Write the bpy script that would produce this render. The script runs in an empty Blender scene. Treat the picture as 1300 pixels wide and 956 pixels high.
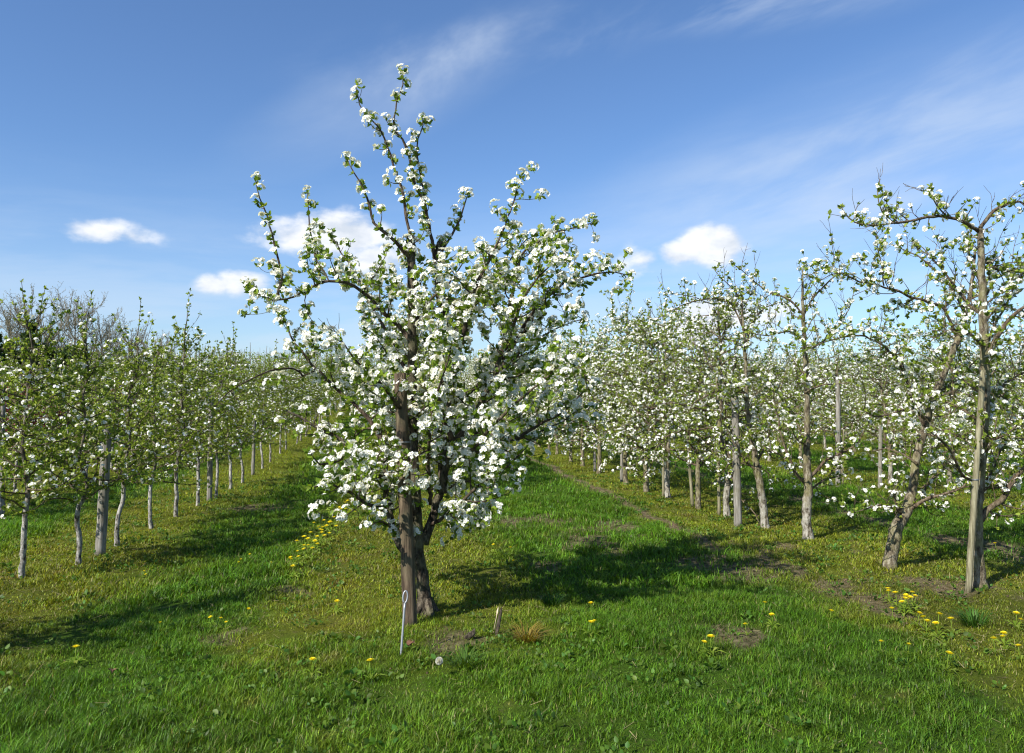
import bpy, math, random
import numpy as np
R = math.radians
SC = bpy.context.scene
COL = SC.collection
F = 1000.0; CX, CY = 650.0, 433.0
YAW, PITCH = math.atan(135/1000), math.atan(72/1000)
CAM = np.array([0, 0, 1.6])

# ------------------------------------------------------------ terrain
_rg = np.random.default_rng(5)
_W = [(_rg.uniform(0, 6.28), _rg.uniform(-1, 1), _rg.uniform(-1, 1), _rg.uniform(0, 6.28)) for _ in range(24)]
def wav(x, y, s, k0=0, n=6):
    """cheap smooth noise, about -1..1"""
    v = 0
    for i in range(n):
        a, b, c, ph = _W[(k0 + i) % 24]
        v = v + np.sin((x*math.cos(a) + y*math.sin(a)) * s * (1 + .55*i) + ph*(i+1)) * np.sin((x*math.sin(a+b) - y*math.cos(a+b)) * s * (.8 + .43*i) + ph) / (1 + .35*i)
    return v / 2.2
def height(x, y):
    x = np.asarray(x, float); y = np.asarray(y, float)
    t = np.clip((x + 1) / 5.0, 0, 1); st = 15.5 + 9.5 * t*t*(3-2*t)
    d = np.clip(y - st, 0, 118 - st)
    r = 0.052 * (np.sqrt(d*d + 9) - 3)
    near = np.exp(-np.abs(y)/60)
    return r + .022*wav(x, y, 2.1, 3)*near + .012*wav(x, y, 6.5, 9)*near
def cam_ray(px, py):
    d = np.array([(px-CX)/F, (CY-py)/F, -1.0])
    a = math.pi/2 + PITCH
    y = d[1]*math.cos(a) - d[2]*math.sin(a); z = d[1]*math.sin(a) + d[2]*math.cos(a); x = d[0]
    b = -YAW
    return np.array([x*math.cos(b) - y*math.sin(b), x*math.sin(b) + y*math.cos(b), z])
def at(px, py, Y):
    """the point the photograph's pixel shows at distance Y along the rows"""
    d = cam_ray(px, py); return CAM + d * (Y / d[1])
def gnd(px, py):
    d = cam_ray(px, py); t = 1.0
    for _ in range(4000):
        p = CAM + d*t
        if p[2] <= height(p[0], p[1]): break
        t += .01
    return p

# ------------------------------------------------------------ strips of the orchard floor
LANES = [(-.95, 1.05), (-4.25, -2.3), (3.35, 5.65), (-7.5, -5.6), (-10.8, -8.9), (-14, -12.2), (8.1, 10), (12.3, 14.2), (16.5, 18.4), (20.7, 22.6)]
def olive(x, y):
    """1 in the yellowish strips under the tree rows, 0 in the mown lanes"""
    j = .30*wav(x, y, 1.3, 1) + .2*wav(x, y, 4.3, 7) + .12*wav(x, y, 12, 3)
    m = np.zeros(np.shape(x))
    for a, b in LANES:
        q = np.clip((np.minimum(x + j - a, b - x - j)) / .55 + .5, 0, 1)
        if a == -.95: q = q*np.clip((y - 4.7 + 1.5*j)/1.4, .12, 1)
        m = np.maximum(m, q)
    return m
def bare(x, y):
    """bare earth"""
    n = wav(x, y, 1.7, 11); n2 = wav(x, y, 5.1, 2)
    m = np.clip(1 - np.abs(x - 3.32 + .12*n) / (.33 + .10*n2)*1.8, 0, 1) * np.clip((y - 6.0)/3, 0, 1)
    m = np.maximum(m, np.clip(1 - np.abs(x - 6.1 + .3*n) / (.3 + .2*n2), 0, 1) * .8)
    m = np.maximum(m, np.clip((n + .8*n2 - 1.25) * 2.2, 0, 1) * .7)
    for (cx, cy, r) in ((3.75, 6.1, .55), (.35, 5.25, .26), (-.9, 6.9, .2), (2.1, 8.8, .6), (2.2, 5.2, .2), (1.35, 7.5, .22), (-1.2, 5.6, .16), (1.7, 10.3, .5), (3.2, 7.3, .6), (2.5, 9.6, .5), (3.9, 8.2, .4), (4.6, 6.2, .4), (-2.0, 12, .5)):
        q = np.sqrt((x-cx)**2 + ((y-cy)*.8)**2)/r/1.25 + .55*n2 + .35*wav(x, y, 13, 6)
        m = np.maximum(m, np.clip((.85 - q)*1.6, 0, .72))
    return np.clip(m, 0, 1)

# ------------------------------------------------------------ meshes from arrays
def mesh_from(name, V, faces_list, attrs=None, mats=(), smooth=False, matidx=None):
    """faces_list: list of (n,k) int arrays"""
    me = bpy.data.meshes.new(name)
    V = np.asarray(V, np.float32)
    me.vertices.add(len(V)); me.vertices.foreach_set('co', V.ravel())
    loops = np.concatenate([f.ravel() for f in faces_list]).astype(np.int32)
    tot = np.concatenate([np.full(len(f), f.shape[1], np.int32) for f in faces_list])
    st = np.concatenate([[0], np.cumsum(tot)[:-1]]).astype(np.int32)
    me.loops.add(len(loops)); me.loops.foreach_set('vertex_index', loops)
    me.polygons.add(len(tot)); me.polygons.foreach_set('loop_start', st); me.polygons.foreach_set('loop_total', tot)
    if smooth: me.polygons.foreach_set('use_smooth', np.ones(len(tot), bool))
    for m in mats: me.materials.append(m)
    if matidx is not None: me.polygons.foreach_set('material_index', matidx.astype(np.int32))
    for k, a in (attrs or {}).items():
        if a.ndim == 1:
            at_ = me.attributes.new(k, 'FLOAT', 'POINT'); at_.data.foreach_set('value', a.astype(np.float32))
        else:
            at_ = me.attributes.new(k, 'FLOAT_COLOR', 'POINT')
            at_.data.foreach_set('color', np.c_[a, np.ones(len(a))].astype(np.float32).ravel())
    me.update(); me.validate()
    return me
def obj(name, me, parent=None, loc=None):
    o = bpy.data.objects.new(name, me); COL.objects.link(o)
    if parent is not None: o.parent = parent
    if loc is not None: o.location = loc
    return o
def tag(o, label=None, cat=None, group=None, kind=None):
    if label: o['label'] = label
    if cat: o['category'] = cat
    if group: o['group'] = group
    if kind: o['kind'] = kind
    return o
def thing(name, loc, label, cat, group=None, rz=0):
    o = bpy.data.objects.new(name, None); COL.objects.link(o)
    o.empty_display_size = .1; o.location = loc; o.rotation_euler = (0, 0, rz)
    return tag(o, label, cat, group)
def copy_thing(src, loc, rz, label, group=None, scale=1.0):
    r = src.copy(); COL.objects.link(r); r.location = loc; r.rotation_euler = (0, 0, rz); r.scale = (scale,)*3
    r['label'] = label
    if group: r['group'] = group
    for ch in src.children:
        c = ch.copy(); COL.objects.link(c); c.parent = r
        for g in ch.children:
            d = g.copy(); COL.objects.link(d); d.parent = c
    return r

class Tubes:
    def __init__(s): s.V = []; s.Q = []; s.T = []; s.n = 0
    def add(s, P, rad, k=6, cap=True, ph=0.0, squash=1.0):
        P = np.asarray(P, float); rad = np.broadcast_to(np.asarray(rad, float), (len(P),))
        T = np.gradient(P, axis=0); T /= np.linalg.norm(T, axis=1)[:, None] + 1e-9
        ref = np.array([0, 0, 1.0]) if abs(T[0][2]) < .8 else np.array([1.0, 0, 0])
        U = np.zeros_like(P); u = np.cross(T[0], ref)
        for i in range(len(P)):
            u = u - T[i]*u.dot(T[i]); u = u/(np.linalg.norm(u)+1e-9); U[i] = u
        W = np.cross(T, U)
        a = np.arange(k)*2*math.pi/k + ph
        ring = P[:, None] + rad[:, None, None]*(np.cos(a)[None, :, None]*U[:, None] + squash*np.sin(a)[None, :, None]*W[:, None])
        n0 = s.n; m = len(P); s.V.append(ring.reshape(-1, 3)); s.n += m*k
        i = np.arange(m-1)[:, None]*k; j = np.arange(k)[None]; j2 = (j+1) % k
        s.Q.append((np.stack([i+j, i+j2, i+k+j2, i+k+j], -1).reshape(-1, 4)) + n0)
        if cap:
            for e, rev in ((0, True), (m-1, False)):
                s.V.append(P[e][None]); c = s.n; s.n += 1
                b = n0 + e*k; jj = np.arange(k); j3 = (jj+1) % k
                t = np.stack([b+jj, b+j3, np.full(k, c)], -1)
                s.T.append(t[:, ::-1] if rev else t)
    def mesh(s, name, mat, smooth=True):
        f = [np.concatenate(s.Q)]
        if s.T: f.append(np.concatenate(s.T))
        return mesh_from(name, np.concatenate(s.V), f, mats=(mat,), smooth=smooth)

def frames(N, rng, roll=None):
    """(n,3,3) rotation matrices whose z axis is N, columns x,y,z, random roll"""
    N = N/(np.linalg.norm(N, axis=1)[:, None]+1e-9)
    A = np.where(np.abs(N[:, 2:3]) < .9, np.array([[0, 0, 1.0]]), np.array([[1.0, 0, 0]]))
    X = np.cross(A, N); X /= np.linalg.norm(X, axis=1)[:, None]
    Y = np.cross(N, X)
    th = rng.uniform(0, 6.283, len(N)) if roll is None else roll
    c, s_ = np.cos(th)[:, None], np.sin(th)[:, None]
    return np.stack([X*c + Y*s_, -X*s_ + Y*c, N], -1)
def stamp(tv, tfs, M, P, S):
    """copies of a template: verts (k,3), faces list; M (n,3,3), P (n,3), S (n,) or (n,3)"""
    S = S[:, None] if S.ndim == 1 else S
    V = np.einsum('nij,nkj->nki', M, tv[None]*S[:, None, :]) + P[:, None]
    off = (np.arange(len(P))*len(tv))[:, None, None]
    return V.reshape(-1, 3), [(f[None] + off).reshape(-1, f.shape[1]) for f in tfs]

LEAF = np.array([(0, 0, 0), (-.2, .25, .05), (-.23, .6, .03), (0, 1, -.12), (.23, .6, .03), (.2, .25, .05)], float)
LEAF_F = [np.array([(0, 3, 2, 1), (0, 5, 4, 3)])]
# template leaf points along +y with normal z; turn it to point along +z
LEAFZ = LEAF[:, [0, 2, 1]].copy()
def flower_hi():
    V = []; Fp = []
    for i in range(5):
        a = i*2*math.pi/5
        for (r, w, h) in ((.08, 0, 0), (.55, -.42, .20), (.95, -.30, .34), (1.05, .0, .30), (.95, .30, .34), (.55, .42, .20)):
            V.append((r*math.cos(a) - w*math.sin(a), r*math.sin(a) + w*math.cos(a), h))
        b = i*6
        Fp += [(b, b+1, b+2, b+3), (b, b+3, b+4, b+5)]
    return np.array(V), [np.array(Fp)]
def flower_lo():
    V = [(0, 0, 0)]
    for i in range(5):
        a = i*2*math.pi/5; V.append((math.cos(a), math.sin(a), .32))
    return np.array(V), [np.array([(0, 1+i, 1+(i+1) % 5) for i in range(5)])]
FHI, FLO = flower_hi(), flower_lo()
CENT = (np.array([(math.cos(i*1.2566)*.26, math.sin(i*1.2566)*.26, .16) for i in range(5)]), [np.array([(0, 1, 2, 3, 4)])])

# ------------------------------------------------------------ materials
def nt(name):
    m = bpy.data.materials.new(name); m.use_nodes = True; n = m.node_tree; n.nodes.clear()
    out = n.nodes.new('ShaderNodeOutputMaterial'); return m, n, out
def nd(n, typ, **kw):
    x = n.nodes.new(typ)
    for k, v in kw.items(): setattr(x, k, v)
    return x
def ramp(n, src, stops):
    r = nd(n, 'ShaderNodeValToRGB'); e = r.color_ramp.elements
    while len(e) < len(stops): e.new(.5)
    for q, (p, c) in zip(e, stops): q.position = p; q.color = (*c, 1)
    n.links.new(src, r.inputs[0]); return r.outputs[0]
def mixc(n, f, a, b, mode='MIX'):
    x = nd(n, 'ShaderNodeMix', data_type='RGBA', blend_type=mode)
    for s, v in ((0, f), (6, a), (7, b)):
        if isinstance(v, (int, float)): x.inputs[s].default_value = v
        elif isinstance(v, tuple): x.inputs[s].default_value = (*v, 1)
        else: n.links.new(v, x.inputs[s])
    return x.outputs[2]
def noise(n, scale, detail=4, rough=.6, vec=None, dist=0):
    x = nd(n, 'ShaderNodeTexNoise'); x.inputs['Scale'].default_value = scale; x.inputs['Detail'].default_value = detail
    x.inputs['Roughness'].default_value = rough; x.inputs['Distortion'].default_value = dist
    if vec is not None: n.links.new(vec, x.inputs['Vector'])
    return x.outputs['Fac']
def objvec(n, sc=(1, 1, 1)):
    tc = nd(n, 'ShaderNodeTexCoord'); mp = nd(n, 'ShaderNodeMapping'); mp.inputs['Scale'].default_value = sc
    n.links.new(tc.outputs['Object'], mp.inputs['Vector']); return mp.outputs[0], tc
def math_(n, op, a, b=None, clamp=False):
    x = nd(n, 'ShaderNodeMath', operation=op, use_clamp=clamp)
    for i, v in enumerate((a, b)):
        if v is None: continue
        if isinstance(v, (int, float)): x.inputs[i].default_value = v
        else: n.links.new(v, x.inputs[i])
    return x.outputs[0]
def leafmat(name, stops, trans=.35, rough=.5, spec=.3):
    m, n, out = nt(name)
    g = nd(n, 'ShaderNodeNewGeometry')
    c = ramp(n, g.outputs['Random Per Island'], stops)
    b = nd(n, 'ShaderNodeBsdfPrincipled'); b.inputs['Roughness'].default_value = rough; b.inputs['Specular IOR Level'].default_value = spec
    n.links.new(c, b.inputs['Base Color'])
    t = nd(n, 'ShaderNodeBsdfTranslucent'); n.links.new(mixc(n, .5, c, mixc(n, 1.0, c, (1.5, 1.35, .6), 'MULTIPLY')), t.inputs['Color'])
    x = nd(n, 'ShaderNodeMixShader'); x.inputs[0].default_value = trans
    n.links.new(b.outputs[0], x.inputs[1]); n.links.new(t.outputs[0], x.inputs[2]); n.links.new(x.outputs[0], out.inputs[0])
    return m
def barkmat(name, dark, mid, light, lichen, lich=.5, wash=0.0, washh=.55):
    m, n, out = nt(name)
    v, tc = objvec(n, (1, 1, .35)); v2, _ = objvec(n)
    f = noise(n, 38, 6, .68, v); f2 = noise(n, 9, 4, .6, v2); f3 = noise(n, 90, 3, .6, v2)
    c = ramp(n, f, ((.39, dark), (.5, mid), (.62, light)))
    lm = ramp(n, f2, ((.52 - .12*lich, (0, 0, 0)), (.66 - .1*lich, (1, 1, 1))))
    c = mixc(n, math_(n, 'MULTIPLY', lm, lich), c, lichen)
    if wash:
        sep = nd(n, 'ShaderNodeSeparateXYZ'); n.links.new(tc.outputs['Object'], sep.inputs[0])
        z = math_(n, 'ADD', sep.outputs[2], math_(n, 'MULTIPLY', math_(n, 'SUBTRACT', f2, .5), .5))
        k = math_(n, 'MULTIPLY', math_(n, 'SUBTRACT', washh, z), 9, clamp=True)
        flake = ramp(n, math_(n, 'ADD', math_(n, 'MULTIPLY', f, .5), math_(n, 'MULTIPLY', f2, .5)), ((.42, (0, 0, 0)), (.55, (1, 1, 1))))
        k = math_(n, 'MULTIPLY', math_(n, 'MULTIPLY', k, flake), wash)
        c = mixc(n, k, c, (.44, .42, .38))
    b = nd(n, 'ShaderNodeBsdfPrincipled'); b.inputs['Roughness'].default_value = .9; b.inputs['Specular IOR Level'].default_value = .15
    n.links.new(c, b.inputs['Base Color'])
    bp = nd(n, 'ShaderNodeBump'); bp.inputs['Strength'].default_value = .9; bp.inputs['Distance'].default_value = .02
    n.links.new(math_(n, 'ADD', f, math_(n, 'MULTIPLY', f3, .4)), bp.inputs['Height']); n.links.new(bp.outputs[0], b.inputs['Normal'])
    n.links.new(b.outputs[0], out.inputs[0]); return m
def plain(name, c, rough=.6, metal=0, var=.0, vscale=20):
    m, n, out = nt(name); b = nd(n, 'ShaderNodeBsdfPrincipled'); b.inputs['Roughness'].default_value = rough; b.inputs['Metallic'].default_value = metal
    v, _ = objvec(n); f = noise(n, vscale, 4, .6, v)
    n.links.new(ramp(n, f, ((.3, tuple(q*(1-var) for q in c)), (.7, tuple(min(1, q*(1+var)) for q in c)))), b.inputs['Base Color'])
    n.links.new(b.outputs[0], out.inputs[0]); return m

M_LEAF = leafmat('pear_leaf', ((0, (.075, .135, .012)), (.4, (.165, .265, .022)), (.8, (.26, .365, .035)), (1, (.34, .40, .08))), .45)
M_LEAFY = leafmat('pear_leaf_yellowish', ((0, (.10, .15, .016)), (.4, (.20, .28, .028)), (.8, (.29, .375, .045)), (1, (.37, .41, .10))), .45)
M_PETAL = leafmat('petal', ((0, (.76, .77, .72)), (.5, (.84, .84, .81)), (1, (.88, .88, .86))), .33, .7, .1)
M_CENT = plain('stamens', (.36, .34, .12), .8, var=.3)
M_BARK = barkmat('bark_dark', (.018, .014, .010), (.06, .048, .034), (.15, .125, .09), (.15, .15, .075), .45)
M_BARKR = barkmat('bark_lichen', (.05, .04, .026), (.14, .115, .075), (.29, .26, .19), (.21, .20, .085), .6, wash=.0)
M_BARKRW = barkmat('bark_lichen_painted', (.05, .04, .026), (.14, .115, .075), (.29, .26, .19), (.21, .20, .085), .5, wash=.6, washh=.5)
M_BARKL = barkmat('bark_grey_painted', (.04, .033, .025), (.11, .095, .07), (.22, .2, .16), (.17, .17, .09), .4, wash=.85, washh=.72)
M_TWIG = barkmat('twig_bark', (.05, .035, .024), (.11, .08, .052), (.2, .16, .11), (.17, .16, .08), .35)
M_TWIGD = barkmat('twig_bark_dark', (.03, .02, .014), (.07, .05, .035), (.14, .11, .08), (.12, .12, .06), .3)
M_BARE = barkmat('bare_twigs', (.11, .10, .07), (.21, .18, .13), (.32, .28, .21), (.24, .22, .12), .4)

# ------------------------------------------------------------ growing trees
def unit(v): return v/(np.linalg.norm(v)+1e-9)
def branch(rng, p, d, L, r0, n=5, up=.25, wob=.22, r1=None):
    P = [np.array(p, float)]; d = unit(np.array(d, float)); step = L/n
    for i in range(n):
        d = unit(d + rng.normal(0, wob, 3) + np.array([0, 0, up])*(i+1)/n)
        P.append(P[-1] + d*step)
    return np.array(P), np.linspace(r0, r1 if r1 is not None else r0*.35, n+1)
def resample(P, rad, n):
    P = np.asarray(P, float); s = np.r_[0, np.cumsum(np.linalg.norm(np.diff(P, axis=0), axis=1))]
    # Catmull-Rom through the points
    out = []; R_ = []
    for u in np.linspace(0, s[-1], n):
        i = min(max(np.searchsorted(s, u, 'right')-1, 0), len(P)-2)
        t = (u-s[i])/(s[i+1]-s[i]+1e-9)
        p0, p1, p2, p3 = P[max(i-1, 0)], P[i], P[i+1], P[min(i+2, len(P)-1)]
        out.append(.5*((2*p1) + (-p0+p2)*t + (2*p0-5*p1+4*p2-p3)*t*t + (-p0+3*p1-3*p2+p3)*t**3))
        R_.append(rad[i]*(1-t) + rad[i+1]*t)
    return np.array(out), np.array(R_)
def along(P, s0, step, rng):
    seg = np.linalg.norm(np.diff(P, axis=0), axis=1); s = np.r_[0, np.cumsum(seg)]; L = s[-1]
    u = np.arange(s0*L, L, step); u = u + rng.uniform(-.3, .3, len(u))*step; u = np.clip(u, 0, L*.999)
    i = np.clip(np.searchsorted(s, u, 'right')-1, 0, len(P)-2)
    t = ((u-s[i])/(seg[i]+1e-9))[:, None]
    return P[i]*(1-t) + P[i+1]*t, (P[i+1]-P[i])/(seg[i][:, None]+1e-9), u/L
class Tree:
    def __init__(s, seed):
        s.rng = np.random.default_rng(seed); s.tr = Tubes(); s.br = Tubes(); s.sp = []; s.sd = []; s.w = []
    def spurs(s, P, s0, step, w=1.0, out=.35):
        p, t, u = along(P, s0, step, s.rng)
        if len(p):
            q = s.rng.normal(0, 1, p.shape); q -= t*(q*t).sum(1)[:, None]; q /= np.linalg.norm(q, axis=1)[:, None]+1e-9
            d = q + t*out + np.array([0, 0, .5]); d /= np.linalg.norm(d, axis=1)[:, None]
            s.sp.append(p + d*s.rng.uniform(.01, .035, (len(p), 1))); s.sd.append(d); s.w.append(np.full(len(p), w))
        s.sp.append(P[-1][None]); s.sd.append(unit(P[-1]-P[-2]+np.array([0, 0, .01]))[None]); s.w.append(np.array([w*1.4]))
    def side(s, P, rad, s0=.2, step=.16, L=(.25, .6), up=.3, ang=.9, spur=.07, w=1.0, sub=True, flat=0.0, tip=.5, bias=None):
        p, t, u = along(P, s0, step, s.rng)
        for a, b, c in zip(p, t, u):
            q = s.rng.normal(0, 1, 3)
            if bias is not None: q = q + bias
            q[2] *= (1-flat); q = unit(q - b*q.dot(b))
            ln = s.rng.uniform(*L)*(1 - (1-tip)*c)
            rr = min(np.interp(c, [0, 1], [rad[0], rad[-1]])*.6, .004 + ln*.012)
            B, r = branch(s.rng, a, q*ang + b*.5, ln, rr, max(4, int(ln/.07)), up, .2, .0016)
            s.br.add(B, r, 5, cap=False)
            s.spurs(B, .12, spur, w)
            if sub and ln > .22:
                s.side(B, r, .2, .13, (.07, .26), .25, 1.0, spur, w, False)
    def shoots(s, P, rad, step, k=1.0):
        p, t, u = along(P, .2, step, s.rng)
        for a in p:
            d = np.array([s.rng.normal(0, .45), s.rng.normal(0, .45), s.rng.uniform(.3, 1.2)])
            B, r = branch(s.rng, a, d, k*s.rng.uniform(.25, .6), .0045, 7, .15, .14, .0015); s.br.add(B, r, 4, cap=False)
            if s.rng.random() < .5: s.spurs(B, .4, .14, .6)
            for q in (2, 4, 5):
                B2, r2 = branch(s.rng, B[q], unit(B[q+1]-B[q-1]) + s.rng.normal(0, .6, 3), s.rng.uniform(.06, .2), .0026, 4, .1, .2, .0013); s.br.add(B2, r2, 3, cap=False)
    def build(s, name, root, m_tr, m_br, m_leaf, leafn=(4, 7), leafl=(.028, .05), pb=.5, hi=False, fl=(5, 8), fr=(.013, .018), clump=.03, pbf=None):
        rng = s.rng
        P = np.concatenate(s.sp); D = np.concatenate(s.sd); W = np.concatenate(s.w)
        k = rng.random(len(P)) < np.clip(W, 0, 1); P, D, W = P[k], D[k], W[k]
        # leaves
        n = rng.integers(leafn[0], leafn[1]+1, len(P)); i = np.repeat(np.arange(len(P)), n)
        N = D[i]*.6 + rng.normal(0, .62, (len(i), 3)) + np.array([0, 0, .12])
        M = frames(N, rng)
        pos = P[i] - D[i]*.008
        sz = rng.uniform(*leafl, len(i))
        V, Fs = stamp(LEAFZ, LEAF_F, M, pos, np.c_[sz*rng.uniform(.9, 1.5, len(i)), sz, sz])
        lm = mesh_from(name+'_foliage', V, Fs, mats=(m_leaf,))
        # blossom
        pr = pb if pbf is None else pbf(P)
        c = rng.random(len(P)) < pr; Pc, Dc = P[c], D[c]
        if not len(Pc):
            obj('trunk', s.tr.mesh(name+'_trunk', m_tr), root); obj('branches', s.br.mesh(name+'_branches', m_br), root); obj('foliage', lm, root)
            return root
        n = rng.integers(fl[0], fl[1]+1, len(Pc)); i = np.repeat(np.arange(len(Pc)), n)
        cs = rng.uniform(.75, 1.25, len(Pc))[i]
        N = Dc[i]*.7 + rng.normal(0, .6, (len(i), 3)) + np.array([0, 0, .35]); N /= np.linalg.norm(N, axis=1)[:, None]
        pos = Pc[i] + Dc[i]*.012 + N*(clump*cs)[:, None]
        sz = rng.uniform(*fr, len(i)); T = FHI if hi else FLO
        N2 = N + rng.normal(0, .25, N.shape)
        M = frames(N2, rng)
        V, Fs = stamp(T[0], T[1], M, pos, sz)
        if hi:
            V2, F2 = stamp(CENT[0], CENT[1], M, pos, sz); F2 = [F2[0]+len(V)]
            mi = np.r_[np.zeros(len(Fs[0])), np.ones(len(F2[0]))]
            bm = mesh_from(name+'_blossoms', np.r_[V, V2], Fs+F2, mats=(M_PETAL, M_CENT), matidx=mi)
        else:
            bm = mesh_from(name+'_blossoms', V, Fs, mats=(M_PETAL,))
        obj('trunk', s.tr.mesh(name+'_trunk', m_tr), root)
        obj('branches', s.br.mesh(name+'_branches', m_br), root)
        obj('foliage', lm, root)
        if len(Pc): obj('blossoms', bm, root)
        return root
def trunk_r(P, rad, rng, flare=1.35):
    """resampled trunk with root flare and knots"""
    L = np.linalg.norm(P[-1]-P[0]); n = max(10, int(L/.05)); Q, r = resample(P, rad, n)
    h = Q[:, 2]-Q[0, 2]
    r = r*(1 + (flare-1)*np.exp(-h/.06))*(1 + rng.normal(0, .035, n))
    Q[1:-1] += rng.normal(0, .0035, (n-2, 3))
    return Q, r

# ============================================================ the big pear tree in front
def limb(T, base, Yb, pts, r0, r1, main=False, k=8, seed=0):
    P = [at(px, py, Yb+dy) - base for px, py, dy in pts]
    L = sum(np.linalg.norm(P[i+1]-P[i]) for i in range(len(P)-1))
    Q, r = resample(P, np.linspace(r0, r1, len(P)), max(6, int(L/.06)))
    rg = T.rng; n = len(Q)
    wv = np.cumsum(rg.normal(0, .006, (n, 3)), 0); wv -= np.linspace(0, 1, n)[:, None]*wv[-1]; wv *= min(1, r0/.02)+.3
    Q = Q + wv; r = r*(1+rg.normal(0, .05, n))
    (T.tr if main else T.br).add(Q, r, k)
    return Q, r

g = gnd(540, 782); base = g.copy(); Yb = g[1]
root = thing('pear_tree', tuple(base), 'big pear tree covered in white blossom, standing behind the thick brown stake in the middle', 'tree')
T = Tree(11)
# main trunk: comes up behind the stake and forks low
P, r = resample([at(540, 786, 0+Yb)-base, at(537, 740, Yb)-base, at(531, 700, Yb-.02)-base, at(528, 640, Yb)-base, at(524, 560, Yb)-base, at(523, 470, Yb)-base, at(523, 400, Yb-.02)-base, at(522, 330, Yb-.02)-base, at(521, 299, Yb-.02)-base], [.056, .047, .047, .041, .037, .034, .033, .032, .030], 60)
h = P[:, 2]-P[0, 2]; r = r*(1+.45*np.exp(-np.clip(h, 0, 9)/.07)); P[2:] += T.rng.normal(0, .003, P[2:].shape); r = r*(1+T.rng.normal(0, .04, len(r)))
T.tr.add(P, r, 12); T.spurs(P, .6, .07, 1); T.side(P, r, .45, .11, (.25, .6), .3, 1.1, .075, 1, tip=.35)
for a in (.5, 2.2, 3.7, 5.2):   # root flare
    q = np.array([math.cos(a), math.sin(a), 0]); T.tr.add([np.array([0, 0, .12])+q*.02, q*.09+np.array([0, 0, .02]), q*.19-np.array([0, 0, .05])], [.034, .026, .010], 7)
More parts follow.
